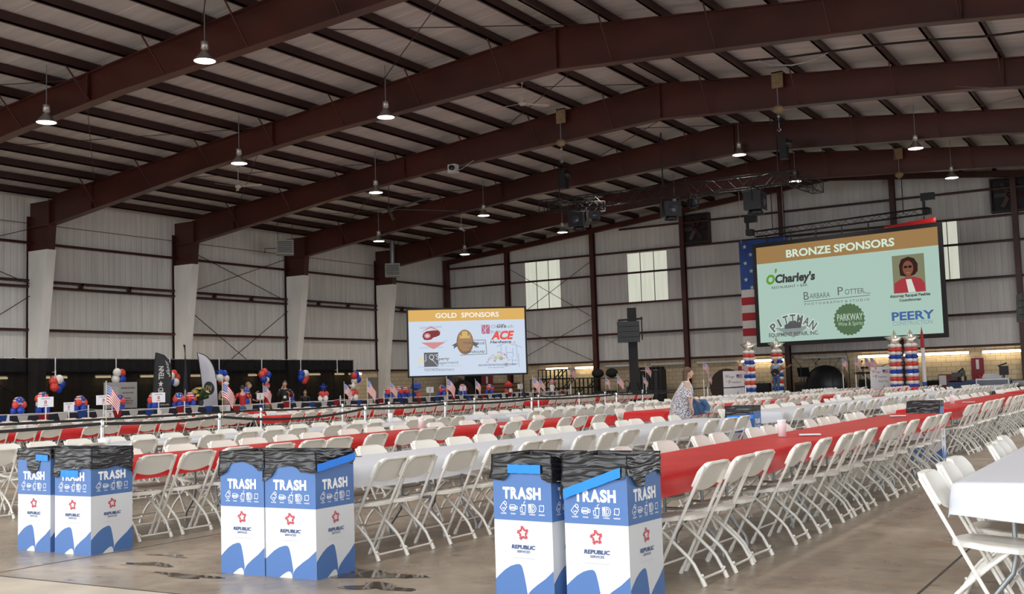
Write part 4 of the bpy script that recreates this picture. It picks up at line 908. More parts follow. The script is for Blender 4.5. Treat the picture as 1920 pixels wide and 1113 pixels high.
for pts in ([(1265, 640), (1400, 590), (1600, 658)], [(1320, 625), (1325, 770)], [(1530, 620), (1535, 805)], [(1390, 640), (1395, 810)], [(1395, 725), (1480, 725)], [(1480, 665), (1482, 780)], [(1465, 780), (1468, 880)], [(1468, 830), (1553, 830)], [(1553, 740), (1556, 915)], [(1493, 610), (1495, 585), (1512, 585), (1513, 605)]): stroke(m, s3, [(X(a), Y_(b)) for a, b in pts], .008*h, 0)
m.build('house_outline', cB, r)

BHm = SE('bronze header', 150, 118, 76); BB = SE('mint slide', 164, 190, 178)
r, sf, w, h = screen('large projection screen headed bronze sponsors, above the stage', (-18.17, 54.0), (-8.75, 52.2), 2.90, 8.10, .20, BHm, BB, 0)
s1, s2, s3 = sf(2), sf(4), sf(6)
D1, D2 = SE('slide charcoal', 62, 62, 60), SE('slide grey', 96, 98, 96)
m = MB(); text(m, s1, 'BRONZE SPONSORS', .48*w, .905*h, .078*h, 0, .60*w, .028); m.build('slide_heading', SE('mint lettering', 200, 222, 205), r)
# coordinates on this slide: u from left 0..1, v from top 0..1
X = lambda u: u*w
Y_ = lambda v: (1-v)*h
m = MB(); text(m, s1, 'O', X(.077), Y_(.345), .095*h, 0, .053*w, .05, .12); text(m, s1, "'", X(.106), Y_(.29), .09*h, 0, .012*w, .05, .2); m.build('green_initial', SE('logo green', 92, 146, 50), r)
m = MB(); text(m, s1, "Charley's", X(.222), Y_(.345), .085*h, 0, .235*w, .045, .12); text(m, s1, 'RESTAURANT + BAR', X(.19), Y_(.435), .028*h, 0, .21*w, .0); m.build('restaurant_lettering', D1, r)
m = MB(); text(m, s1, 'B', X(.285), Y_(.545), .085*h, 0, .03*w, -.0); text(m, s1, 'ARBARA', X(.362), Y_(.552), .055*h, 0, .115*w, 0); text(m, s1, 'P', X(.478), Y_(.525), .085*h, 0, .03*w, 0); text(m, s1, 'OTTER', X(.555), Y_(.54), .055*h, 0, .105*w, 0)
stroke(m, s1, [(X(.27), Y_(.605)), (X(.635), Y_(.592))], .006*h, 0); text(m, s1, 'P H O T O G R A P H Y  &  S T U D I O', X(.453), Y_(.632), .022*h, 0, .36*w, .01); stroke(m, s1, [(X(.60), Y_(.555)), (X(.63), Y_(.575)), (X(.64), Y_(.57))], .005*h, 0)
m.build('photography_lettering', D2, r)
m = MB(); arc_text(m, s1, 'PITTMAN', X(.20), Y_(1.12), .35*h, .10*h, 2.25, .89, 0, .075, .043*w); arc_text(m, s2, 'PITTMAN', X(.20), Y_(1.12), .352*h, .088*h, 2.25, .89, 1, .03, .033*w)
m.build('arched_lettering', [SE('mist', 200, 214, 206), D2], r)
m = MB(); m.poly([s1(X(a), Y_(b)) for a, b in ((.09, .855), (.20, .965), (.30, .845), (.24, .86), (.15, .86))], 1)
m.poly([s2(X(a), Y_(b)) for a, b in ((.15, .87), (.15, .83), (.17, .82), (.18, .795), (.215, .79), (.225, .815), (.245, .80), (.25, .84), (.245, .868))][::-1], 0); text(m, s3, 'EQUIPMENT REPAIR, INC.', X(.20), Y_(.925), .04*h, 0, .29*w, .02); m.build('tractor_logo', [SE('tractor grey', 84, 84, 88), SE('field grey', 132, 144, 138)], r)
m = MB(); N = 48; ring = [(X(.518)+(.083*w+(.004*w if k % 2 else -.004*w))*math.cos(2*PI*k/N), Y_(.815)+(.155*h+(.007*h if k % 2 else -.007*h))*math.sin(2*PI*k/N)) for k in range(N)]
m.poly([s1(*p) for p in ring], 0); m.build('scalloped_badge', SE('badge green', 82, 106, 76), r)
m = MB(); text(m, s2, 'PARKWAY', X(.523), Y_(.79), .07*h, 0, .14*w, .02); text(m, s2, 'Wine & Spirits', X(.523), Y_(.855), .042*h, 0, .135*w, .0); m.build('badge_lettering', SE('badge mint', 170, 190, 172), r)
m = MB(); text(m, s1, 'PEERY', X(.852), Y_(.815), .082*h, 0, .215*w, .03); m.build('blue_lettering', SE('steel blue', 70, 98, 150), r)
m = MB(); text(m, s1, 'CONSTRUCTION', X(.848), Y_(.885), .04*h, 0, .20*w, -.0); m.build('construction_lettering', SE('grey blue', 128, 146, 156), r)
m = MB(); text(m, s1, 'Attorney Racquel Peebles', X(.843), Y_(.622), .028*h, 0, .205*w, .035); text(m, s1, 'Councilwoman', X(.843), Y_(.665), .026*h, 0, .11*w, .035); m.build('portrait_caption', D1, r)
m = MB(); rect(m, s1, X(.762), X(.925), Y_(.598), Y_(.235), 0)      # portrait photo: short dark hair, glasses, red jacket
P = lambda L, pts, c: m.poly([L(X(a), Y_(b)) for a, b in pts], c)
P(s2, ((.765, .596), (.768, .50), (.80, .465), (.83, .45), (.87, .45), (.905, .475), (.922, .52), (.923, .596)), 1)
P(s3, ((.838, .596), (.828, .47), (.842, .455), (.856, .47), (.875, .596)), 2)
s4 = sf(5); P(s4, ((.80, .43), (.797, .33), (.81, .275), (.845, .255), (.875, .275), (.892, .33), (.89, .40), (.875, .43), (.845, .45)), 3)
disc(m, sf(7), X(.842), Y_(.365), .027*w, .072*h, 4, 18); P(sf(7), ((.83, .47), (.832, .42), (.855, .42), (.856, .47)), 4)
for a in (.831, .853): disc(m, sf(8), X(a), Y_(.352), .010*w, .013*h, 5, 10)
rect(m, sf(8), X(.834), X(.851), Y_(.412), Y_(.405), 6)
m.build('portrait_photo', [SE('portrait olive', 122, 122, 96), SE('jacket red', 158, 56, 64), SE('blouse white', 205, 205, 200), SE('portrait hair', 52, 34, 30), SE('portrait skin', 122, 78, 62), SE('glasses dark', 40, 28, 28), SE('lips', 170, 110, 100)], r)
# ---- small truss and blinders above the big screen, red cloth edge
r = thing('screen_truss', 'flat black truss above the large screen with end lamps', 'truss', (0, 0, 0))
m = MB(); truss(m, (-18.0, 54.1, 8.62), (-9.4, 52.9, 8.75), .28, .42); m.build('truss_span', BLACK, r)
for k in range(7): x = -17.4+k*1.3; m = MB(); m.bar((x, 54.02-.14*(x+18), 8.08), (x, 54.02-.14*(x+18), 8.5), .05, .05); m.build('screen_clamp', BLACK, r)
for x, z in ((-18.0, 8.9), (-9.5, 9.05)):
    m = MB(); m.box(x-.3, x+.3, 53.3, 53.6, z+.25, z+.6); m.bar((x-.2, 53.5, z-.2), (x-.2, 53.5, z+.3), .12, .12); m.box(x-.25, x+.1, 53.3, 53.7, z-.4, z-.1); m.build('end_lamp', BLACK_G, r)
for x in (-17.0, -10.5): m = MB(); m.tube([(x, 53.9-.14*(x+18), 8.7), (x, 53.9-.14*(x+18), roof_z(x)-.3)], .02, 5); m.build('hanger_chain', BLACK, r)
m = MB(); m.grid(lambda u, v: (-11.4+2.4*u, 54-.191*(6.77+2.4*u)+.075+.01*math.sin(u*20), 8.2+.15*u-.3*v), 14, 2); o = m.build('cloth_banner', RED); tag(o, 'red cloth edge showing above the right corner of the large screen', 'banner'); sm = o.modifiers.new('thickness', 'SOLIDIFY'); sm.thickness = .01
# ---- big flag hanging behind the screen: blue field on top, stripes below
m = MB(); fl = lambda u, v: (-19.45+2.6*u, 55.6+.06*math.sin(u*14+v*3), 8.53-5.4*v)
U, V = 14, 40
vs = [fl(i/U, j/V) for j in range(V+1) for i in range(U+1)]
for v in vs: m.v.append(v)
for j in range(V):
    for i in range(U):
        mi = 2 if (j < 19) else (0 if ((j-19)//3) % 2 else 1)
        m.f.append((j*(U+1)+i, j*(U+1)+i+1, (j+1)*(U+1)+i+1, (j+1)*(U+1)+i)); m.m.append(mi); m.s.append(True)
for i in range(4):
    for j in range(6):
        cx, cz = -19.1+.62*i+(.3 if j % 2 else 0), 8.2-.43*j
        m.poly([(cx+(.13 if k % 2 == 0 else .055)*math.cos(PI/2+k*PI/5), 55.5, cz+(.13 if k % 2 == 0 else .055)*math.sin(PI/2+k*PI/5)) for k in range(10)], 1)
FL_R, FL_W, FL_B = M('flag red', (.42, .02, .03), .7), M('flag white', (.72, .70, .68), .7), M('flag blue', (.03, .09, .36), .7)
hf = tag(m.build('hanging_flag', [FL_R, FL_W, FL_B]), 'tall American flag hanging behind the left edge of the large screen', 'flag')
for x in (-19.3, -17.0): m = MB(); m.tube([(x, 55.6, 8.4), (x, 55.6, roof_z(x)+.3)], .012, 4); m.build('hanging_rope', WHITE_P, hf)
# ================================================================== balloons, flags, barrier, decorations
def ball_me(name, r, mat, nu=10, nv=7, sc=(1, 1, 1.08)):
    m = MB(); m.ball((0, 0, 0), r, nu, nv, 0, sc); m.lathe([(.018, -r*1.13), (.004, -r*1.05)], n=5); return m.mesh(name, mat)
B_ME = {(c, s): ball_me('balloon', s, {'r': BAL_R, 'w': BAL_W, 'b': BAL_B}[c]) for c in 'rwb' for s in (.11, .13, .155)}
def globe_mesh():
    m = MB(); nu, nv, R = 14, 11, .17; m.ball((0, 0, 0), R, nu, nv, 0, (1, 1, .98))
    for f in range(len(m.f)):
        j, i = divmod(f, nu); m.m[f] = 2 if (j < 6 and i < 7) else (j % 2)
    for a, b in ((.3, .7), (.9, .55), (1.5, .8), (2.1, .5), (.6, 1.1), (1.2, 1.25), (1.8, 1.15), (2.5, .95)):
        c = Vector((math.sin(b)*math.cos(a), math.sin(b)*math.sin(a), math.cos(b))); t = c.orthogonal().normalized(); u = c.cross(t)
        m.poly([c*(R+.003)+(t*math.cos(k*PI/5)+u*math.sin(k*PI/5))*(.028 if k % 2 == 0 else .011) for k in range(10)], 0)
    return m.mesh('foil_globe', [M('foil white', (.75, .75, .76), .2, .4), M('foil red', (.6, .04, .05), .2, .4), M('foil blue', (.03, .07, .4), .2, .4)])
GLOBE = globe_mesh()
def star_mesh(R, mat, name, dep=.09):
    m = MB(); ring = []
    for k in range(10):
        a = PI/2+k*PI/5; q = R if k % 2 == 0 else R*.48; ring.append((q*math.cos(a), q*math.sin(a)))
    n = 10; ch = [(x*.55, y*.55) for x, y in ring]
    vs = [(x, 0, z) for x, z in ring]+[(x, -dep, z) for x, z in ch]+[(x, dep, z) for x, z in ch]+[(0, -dep*1.35, 0), (0, dep*1.35, 0)]
    fs = [(i, (i+1) % n, n+(i+1) % n, n+i) for i in range(n)]+[((i+1) % n, i, 2*n+i, 2*n+(i+1) % n) for i in range(n)]+[(n+i, n+(i+1) % n, 3*n) for i in range(n)]+[(2*n+(i+1) % n, 2*n+i, 3*n+1) for i in range(n)]
    m.add(vs, fs, 0, True); return m.mesh(name, mat)
# ---- centrepieces on the auction tables
tabs = [(17, 29), (29.6, 37), (37.6, 51.5)]
for i, (y0, y1) in enumerate(tabs):
    r = thing('auction_table', '%s stretch of white-topped auction tables along the left side, dark skirt' % ORD[i+1], 'table', (-30, 0, 0), 0, 'auction tables')
    m = MB(); m.box(-.38, .38, y0, y1, .95, .975); m.build('tabletop', TABLE_W, r)
    m = MB(); m.grid(lambda u, v: (.40+.012*math.sin(u*(y1-y0)*19), y0+(y1-y0)*u, .955-.93*v), int((y1-y0)*8), 1); m.build('table_skirt', M('navy table skirt %d' % i, (.012, .014, .03), .8), r)
GL = MB(); CP = [(35, 20.86, 1.50), (80, 21.68, 1.63), (150, 23.03, 1.49), (222, 24.52, 1.49), (288, 25.98, 1.52), (335, 27.08, 1.49), (357, 27.61, 1.50), (460, 30.30, 1.62), (541, 32.64, 1.5), (728, 39.02, 1.49), (748, 39.8, 1.5), (760, 40.28, 1.45), (829, 43.19, 1.5), (867, 44.92, 1.52), (918, 47.39, 1.48)]
side = ['leftmost in view', 'second from left, tall with coral and white layers', 'third from left beside a small sign', 'in front of the auction board', 'right of the auction board', 'just left of the flower bouquet', 'touching the left of the flower bouquet', 'in front of the people at the drape', 'alone right of the person in a red cap', 'first right of the end of the black drape', 'second right of the end of the black drape', 'third right of the drape, striped red globe', 'below the left of the gold screen', 'below the middle of the gold screen', 'below the right of the gold screen']
for i, (px, y, zt) in enumerate(CP):
    r = thing('balloon_centerpiece', 'flag-patterned balloon centrepiece, %s' % side[i], 'balloon centrepiece', (-30, y, .976), rnd.uniform(-.6, .9), 'balloon centrepieces on the auction tables')
    h = zt-.976; b = put('foil_globe', GLOBE, r, (0, 0, h-.17), rnd.uniform(-1.2, .3))
    cols = [('b', 'b', 'b'), ('r', 'w', 'r')] if i != 1 else [('b', 'b', 'b'), ('w', 'w', 'w'), ('r', 'r', 'r')]
    for L, cl in enumerate(cols):
        for k in range(3): a = 2*PI*k/3+L*.9; put('balloon', B_ME[(cl[k], .11)], r, (.125*math.cos(a), .125*math.sin(a), .11+L*.165))
def deco(name, label, cat, y, build, x=-30.0, z=.976):
    r = thing(name, label, cat, (x, y, z)); build(r); return r
S_B = star_mesh(.2, M('blue foil', (.02, .05, .4), .18, .5), 'foil_star'); S_W = star_mesh(.24, M('pearl foil', (.7, .66, .62), .25, .3), 'foil_star')
def bstar(st, h):
    def f(r):
        put('foil_star', st, r, (0, 0, h), .9); m = MB(); m.tube([(0, 0, .1), (0, 0, h)], .006, 4); m.build('stick', WHITE_P, r)
        for k in range(3): a = 2*PI*k/3; put('balloon', B_ME[('w', .11)], r, (.12*math.cos(a), .12*math.sin(a), .11)); put('balloon', B_ME[('r', .11)], r, (.12*math.cos(a+1), .12*math.sin(a+1), .28))
    return f
deco('balloon_centerpiece', 'blue foil star centrepiece on coral and white balloons near the drape end', 'balloon centrepiece', 34.69, bstar(S_B, .55))
deco('balloon_centerpiece', 'pearl star balloon beside the blue star centrepiece', 'balloon centrepiece', 36.6, bstar(S_W, .55))
def bluecap(r):
    m = MB(); m.ball((0, 0, .48), .24, 12, 8, 0, (1, 1, .8)); m.lathe([(.30, .40), (.31, .43), (.24, .47)], n=14); m.ball((0, 0, .68), .04, 6, 5); m.build('foil_cap', BLUE, r)
    for k in range(3): put('balloon', B_ME[('rwb'[k], .11)], r, (.12*math.cos(2*k), .12*math.sin(2*k), .12))
deco('balloon_centerpiece', 'large blue cap-shaped balloon with a white card, left of the gold screen', 'balloon centrepiece', 41.09, bluecap)
def redtop(r):
    m = MB(); m.lathe([(.0, .65), (.05, .6), (.2, .48), (.22, .4), (.12, .33), (0, .32)], n=12); m.build('foil_cap', RED, r)
    for k in range(3): put('balloon', B_ME[('wbr'[k], .11)], r, (.12*math.cos(2*k), .12*math.sin(2*k), .12))
deco('balloon_centerpiece', 'red-topped balloon centrepiece with a white card, right of the gold screen', 'balloon centrepiece', 49.22, redtop)
deco('balloon_centerpiece', 'flag-patterned balloon figure in front of the storage racks', 'balloon centrepiece', 53.9, lambda r: (put('foil_globe', GLOBE, r, (0, 0, .5)), put('balloon', B_ME[('w', .155)], r, (0, 0, .22)), put('balloon', B_ME[('w', .11)], r, (.05, -.1, .05))), -30.0, .976)
tb = thing('auction_table', 'short white table in front of the storage racks', 'table', (-30, 53.9, 0)); m = MB(); m.box(-.4, .4, -1.2, 1.2, .95, .975); m.build('tabletop', TABLE_W, tb)
for s in (-1, 1): m = MB(); m.box(-.3, .3, s*1-.02, s*1+.02, 0, .95); m.build('leg', GALV, tb)
# ---- bunches of balloons tied to the drape uprights
for i, (y, zc, cs) in enumerate([(24.6, 1.95, 'bwrrb'), (27.2, 2.2, 'rwwb'), (29.75, 2.1, 'rwbwr'), (32.3, 2.12, 'bwrwb'), (34.72, 2.14, 'rbwbr'), (37.15, 2.08, 'brrwb'), (40.75, 2.0, 'wbbr')]):
    r = thing('balloon_bunch', 'red, white and blue balloon bunch on drape pole, %s from the left' % ORD[i+1], 'balloon bunch', (-33.27, y, zc), 0, 'balloon bunches on the drape')
    for k, c in enumerate(cs):
        a = 2*PI*k/len(cs)+i*.7; put('balloon', B_ME[(c, .155)], r, (.05*(k % 2), .17*math.cos(a), .17*math.sin(a)-.05))
# ---- balloon columns with star toppers beside the stage
STAR = star_mesh(.47, SILVER, 'star_topper', .14)
for i, (x, y, lab) in enumerate([(-17.80, 51.6, 'leftmost balloon column with a silver star, left end of the stage'), (-17.0, 53.4, 'second balloon column, behind the guitarist'), (-10.96, 51.5, 'third balloon column, right of the keyboard'), (-10.26, 51.5, 'rightmost balloon column with a silver star')]):
    r = thing('balloon_column', lab, 'balloon column', (x, y, 0), .35, 'balloon columns by the stage')
    seq = 'wbwr'; nl = 16 if i != 1 else 13; r.location.z = 0 if i != 1 else .52
    m = MB(); m.tube([(0, 0, 0), (0, 0, .1+nl*.165)], .025, 5); m.lathe([(.28, 0), (.28, .04), (.03, .06)], n=12); m.build('pole', WHITE_P, r)
    for L in range(nl):
        c = seq[(nl-1-L+2) % 4] if L < nl-1 else 'w'
        for k in range(4):
            a = PI/2*k+PI/4+.12*(L % 2); o = put('balloon', B_ME[(c, .155)], r, (.165*math.cos(a), .165*math.sin(a), .12+L*.165)); o.scale = (1.06, 1.06, .66)
    put('star_topper', STAR, r, (0, 0, .22+nl*.165), -.35)
# ---- stick flags
def flag_mesh():
    m = MB(); U, V = 10, 13
    f = lambda u, v: (.215*u*(1-.2*v)+.01, .04*math.sin(u*7+v*2)*u, .62-.28*v*(1-.1*u)-.20*u*u-.05*u)
    for j in range(V+1):
        for i in range(U+1): m.v.append(f(i/U, j/V))
    for j in range(V):
        for i in range(U): m.f.append((j*(U+1)+i, (j+1)*(U+1)+i, (j+1)*(U+1)+i+1, j*(U+1)+i+1)); m.m.append(2 if (j < 7 and i < 4) else (j % 2)); m.s.append(True)
    for a in range(4):
        for b in range(4):
            c = Vector(f(.04+.1*a, .05+.12*b)); 
            for sy in (-.006, .006): m.poly([(c.x+.009*math.cos(k*2*PI/5), c.y+sy, c.z+.009*math.sin(k*2*PI/5)) for k in range(5)], 1)
    return m.mesh('flag_cloth', [FL_R, FL_W, FL_B])
FLM = flag_mesh(); m = MB(); m.tube([(0, 0, -.02), (0, 0, .66)], .006, 5); m.ball((0, 0, .67), .012, 6, 4); STK = m.mesh('flag_stick', M('pale stick', (.62, .55, .42), .6))
def stick_flag(label, loc, rz, sc=1.): 
    r = thing('stick_flag', label, 'small flag', loc, rz, 'stick flags'); r.scale = (sc, sc, sc)
    put('flag_cloth', FLM, r); put('flag_stick', STK, r); return r
# ---- belt barrier
def post_meshes():
    m = MB(); m.lathe([(.17, 0), (.17, .012), (.06, .03), (.034, .04)], n=14); b = m.mesh('base', CHROME)
    m = MB(); m.tube([(0, 0, .03), (0, 0, .93)], .032, 10); p = m.mesh('pole', CHROME)
    m = MB(); m.lathe([(.033, .93), (.035, .94), (.035, 1.03), (.03, 1.045), (0, 1.045)], n=10); h = m.mesh('belt_head', CHROME); return b, p, h
PST = post_meshes()
L1 = [(-14.2, 11.3), (-14.6, 14.1), (-14.75, 18.37), (-14.8, 21.4), (-14.9, 25.6), (-15.0, 31), (-15.1, 37)]
L2 = [(-18.3, 18.97), (-18.3, 21.88), (-18.3, 23.81), (-18.3, 28.01), (-18.3, 31.9), (-18.3, 34.8), (-18.3, 36.86), (-18.3, 40.2), (-18.2, 47), (-17.0, 48.6)]
def belt(label, p, q, sag):
    m = MB(); p, q = Vector((*p, .985)), Vector((*q, .985)); d = (q-p).normalized(); n = Vector((d.y, -d.x, 0))*.001; N = 12
    for s in (-1, 1):
        k0 = len(m.v)
        for i in range(N+1):
            t = i/N; c = p+(q-p)*t; z = .985-sag*4*t*(1-t); m.v += [tuple(c+n*s+Vector((0, 0, z-.985-.024))), tuple(c+n*s+Vector((0, 0, z-.985+.024)))]
        for i in range(N):
            f = (k0+2*i, k0+2*i+2, k0+2*i+3, k0+2*i+1); m.f.append(f if s > 0 else f[::-1]); m.m.append(0); m.s.append(False)
    return tag(m.build('barrier_belt', BLACK), label, 'barrier belt', 'barrier belts')
for li_, (LL, nm) in enumerate(((L1, 'nearer'), (L2, 'farther'))):
    for i, (x, y) in enumerate(LL):
        r = thing('barrier_post', 'steel belt-barrier post, %s from the near end of the %s barrier line' % (ORD[i+1], nm), 'barrier post', (x, y, 0), 0, 'belt barrier posts')
        for n_, me in zip(('base', 'pole', 'belt_head'), PST): put(n_, me, r)
        if i: belt('black barrier belt before the %s post of the %s line' % (ORD[i+1], nm), LL[i-1], (x, y), .12 if (li_ == 0 and i == 2) else .03)
        if not (li_ == 1 and i in (5, 9)) and not (li_ == 0 and i == 6):
            stick_flag('small American flag on the %s post of the %s barrier line' % (ORD[i+1], nm), (x+.03, y+.05, .99), .5+.5*math.sin(i*2.3+li_), .95 if li_ == 0 else .9)
belt('black barrier belt running out of the picture on the left, nearer line', (-14.0, 7), L1[0], .03); belt('black barrier belt running out of the picture on the left, farther line', (-18.3, 8), L2[0], .03)
for i, (px, y, x) in enumerate([(1104, 46, -24.6), (1195, 47, -21.2), (1270, 44, -17.2), (1341, 50, -17.6), (1462, 51, -13.2), (1488, 51, -12.2), (1535, 50.9, -12.6), (1555, 50.8, -11.9)]):
    stick_flag('small American flag over the far rows, %s from the left of the eight' % ORD[i+1], (x, y, 1.35), .4+.3*math.cos(i*3), 1.25)
    m = MB(); m.tube([(0, 0, 0), (0, 0, 1.37)], .02, 5); o = m.build('flag_pole', WHITE_P, None, (x, y, 0)); tag(o, 'thin pale pole under the %s far stick flag from the left' % ORD[i+1], 'pole', 'far flag poles')
# ---- pennant bunting
PEN = {c: (lambda mm: (mm.add([(0, 0, 0), (0, .36, 0), (.02, .27, -.30), (.02, .09, -.30)], [(0,1,2,3), (3,2,1,0)]), mm.mesh('pennant', mat))[1])(MB()) for c, mat in (('r', FL_R), ('w', FL_W), ('b', FL_B))}
BY = [18.2, 22.2, 26.0, 31.1, 34.0, 36.8, 41.5, 47.1, 53.3]
r = thing('pennant_bunting', 'long string of red, white and blue pennants before the auction tables', 'bunting', (-28.5, 0, 0))
m = MB(); pts = []
for a, b in zip(BY, BY[1:]): pts += [(0, a+(b-a)*t/6, 1.05-.10*4*(t/6)*(1-t/6)) for t in range(6)]
m.tube(pts+[(0, BY[-1], 1.05)], .008, 4); m.build('string', WHITE_P, r)
k = 0
for a, b in zip(BY, BY[1:]):
    n = int((b-a)/.62)
    for i in range(n):
        t = (i+.35)/n; put('pennant', PEN['wbwr'[k % 4]], r, (.01, a+(b-a)*t, 1.05-.10*4*t*(1-t))); k += 1
for i, y in enumerate(BY):
    m = MB(); m.tube([(0, 0, 0), (0, 0, 1.18)], .022, 6); m.lathe([(.14, 0), (.14, .02), (.02, .04)], n=10); tag(m.build('bunting_pole', WHITE_P, None, (-28.53, y, 0)), 'short white pole holding the pennant string, %s from the left' % ORD[i+1], 'pole', 'bunting poles')
# ---- cards on sticks
def card(label, x, y, w, h, zc, stick=True):
    r = thing('card_sign', label, 'sign', (x, y, 0), .90, 'white card signs'); 
    m = MB(); m.box(-w/2, w/2, -.006, .006, zc-h/2, zc+h/2); m.build('card', PAPER, r)
    m = MB(); f = lambda u, v: (u, -.008, zc+v); stroke(m, f, [(-.28*w, .32*h), (.28*w, .32*h)], .05*h, 1); disc(m, f, 0, -.02*h, .1*w, .2*h, 0, 5); disc(m, lambda u, v: (u, -.0095, zc+v), 0, -.02*h, .05*w, .1*h, 2, 8); stroke(m, f, [(-.12*w, -.32*h), (.12*w, -.32*h)], .06*h, 0)
    m.build('card_emblem', [FL_R, P_NAVY, P_GREY], r)
    if stick: m = MB(); m.tube([(0, .015, 0), (0, .015, zc+h*.3)], .014, 5); m.lathe([(.12, 0), (.12, .015), (.02, .03)], (0, .015, 0), 10); m.build('stake', WHITE_P, r)
    return r
card('white card sign with a red emblem, leftmost large one', -25.2, 18.3, .38, .26, 1.32)
card('smaller white card sign with one dark line, left area', -25.2, 19.0, .26, .24, 1.17)
card('white card sign crossed by a flag stick, left of the auction board', -25.2, 20.1, .38, .26, 1.32)
card('white card sign on a stake under the black feather banner', -25.2, 22.0, .36, .28, 1.34)
card('white card sign beside the leftmost centrepiece', -29.3, 21.3, .3, .2, 1.29); card('white card sign beside the third centrepiece', -29.3, 23.7, .2, .22, 1.33)
card('white card sign against the centrepiece before the people', -29.3, 30.35, .26, .24, 1.26); card('white card sign on the blue cap balloon', -29.3, 41.2, .34, .26, 1.28); card('white card sign below the gold screen, left', -29.3, 43.9, .3, .24, 1.3); card('white card sign on the red-topped centrepiece', -29.3, 49.3, .36, .26, 1.3)
for i, y in enumerate((17.8, 19.6, 23.3, 25.4, 28.2)):
    card('low white price card behind the pennants, %s from the left' % ORD[i+1], -28.9, y, .34, .24, .86)
# ---- board, bouquet, feather banners
r = thing('auction_board', 'grey online auction board standing before the black drape', 'sign board', (-31.5, 25.15, 0), math.atan2(1.35, .02))
m = MB(); m.box(0, 1.36, -.02, .02, 1.0, 1.9); m.build('board', M('grey board', (.34, .34, .33), .6), r)
f = lambda u, v: (.10+u, -.023, 1.0+v)
m = MB(); rect(m, f, .0, .48, .3, .74, 0); m.build('blank_square', M('grey square', (.42, .42, .42), .6), r)
m = MB(); text(m, f, 'ONLINE AUCTION', .86, .70, .055, 0, .58, .03, .2); text(m, f, 'AUCTION ENDS', .86, .53, .05, 1, .48, .03, .2); text(m, f, 'Tuesday', .86, .35, .05, 1, .26, .03); text(m, f, 'September 21st', .86, .26, .05, 1, .45, .03); text(m, f, '5:00 PM CDT', .86, .17, .05, 1, .38, .03); m.build('board_lettering', [INK, M('board maroon', (.16, .03, .03), .6)], r)
for s in (.2, 1.16): m = MB(); m.tube([(s, .05, 0), (s, .05, 1.2)], .02, 5); m.build('leg', BLACK, r)
r = thing('flower_bouquet', 'bouquet of yellow and cream lilies on the auction table', 'flowers', (-30, 28.06, .976))
m = MB(); m.lathe([(0, 0), (.10, 0), (.13, .12), (.11, .2), (.12, .22)], n=10); m.build('vase', M('dark vase', (.05, .05, .06), .2), r)
FLW = [M('yellow petals', (.62, .45, .06), .5), M('cream petals', (.70, .62, .40), .5)]
for k in range(22):
    a, e = rnd.uniform(0, 2*PI), rnd.uniform(.15, 1.35); c = Vector((.34*math.sin(e)*math.cos(a), .34*math.sin(e)*math.sin(a), .25+.40*math.cos(e))); d = c.normalized(); t = d.orthogonal().normalized(); u = d.cross(t); m = MB()
    for q in range(6): b = q*PI/3; v = t*math.cos(b)+u*math.sin(b); w_ = t*math.cos(b+.5)+u*math.sin(b+.5); w2 = t*math.cos(b-.5)+u*math.sin(b-.5); m.add([c, c+w2*.045+d*.03, c+v*.10+d*.035, c+w_*.045+d*.03], [(0,1,2,3), (3,2,1,0)])
    m.build('blossom', FLW[k % 2], r)
m = MB()
for k in range(26): a, e = rnd.uniform(0, 2*PI), rnd.uniform(.2, 1.6); p = Vector((.3*math.sin(e)*math.cos(a), .3*math.sin(e)*math.sin(a), .2+.34*math.cos(e))); m.add([(0, 0, .2), p+Vector((.03, .03, -.03)), p*1.15+Vector((0, 0, .05)), p+Vector((-.03, -.03, 0))], [(0,1,2,3), (3,2,1,0)])
m.build('leaves', M('leaf green', (.05, .10, .03), .6), r)
def feather(label, x, y, rz, zb, zt, wd, mat, deco_, lean):
    r = thing('feather_banner', label, 'banner', (x, y, 0), rz)
    edge = lambda v: wd*(1 if v < .55 else math.sqrt(max(0, 1-((v-.55)/.45)**2.2)))
    P = lambda u, v, o=0: (u*edge(v)-wd*.5+lean*v*v, .03*math.sin(u*3+v*5)+o, zb+(zt-zb)*v)
    m = MB(); m.grid(lambda u, v: P(u, v), 6, 24, 0); m.grid(lambda u, v: P(1-u, v, .006), 6, 24, 0); m.build('cloth', mat, r)
    m = MB(); m.tube([(-wd*.5, 0, 0), (-wd*.5, 0, zb)]+[P(0, v/10) for v in range(0, 11)], .014, 5); m.tube([P(1, .55+.045*k, -.004) for k in range(11)], .016, 5); m.build('pole', BLACK, r)
    m = MB(); m.lathe([(.3, 0), (.3, .03), (.03, .06)], (-wd*.5, 0, 0), 12); m.build('base', BLACK, r)
    deco_(r, lambda u, v: P(u, v, -.012)); return r
def d1(r, P):
    m = MB(); f = lambda x, y: P(.42-y, x); text(m, f, 'MID', .34, .0, .30, 0, .15, .02, 0); text(m, f, 'TENN', .66, .0, .30, 0, .22, .02)
    m.poly([f(.475+(.055 if k % 2 == 0 else .024)*math.cos(k*PI/5), (.15 if k % 2 == 0 else .065)*math.sin(k*PI/5)) for k in range(10)], 0)
    m.build('banner_lettering', FL_W, r); m = MB(); text(m, lambda x, y: P(.80-y, x), 'Sports', .70, 0, .2, 0, .24, -.0, .5); m.build('script_lettering', FL_W, r)
    m = MB(); g = lambda x, y: P(x, y); text(m, g, 'TITANIUM', .5, .13, .022, 0, .8, .02); text(m, g, 'SPONSOR', .5, .07, .022, 0, .75, .02); m.build('sponsor_lettering', FL_W, r)
feather('black feather banner with white Mid Tenn lettering', -31.0, 27.2, .62, .8, 2.92, .62, M('black banner cloth', (.02, .02, .022), .7), d1, .12)
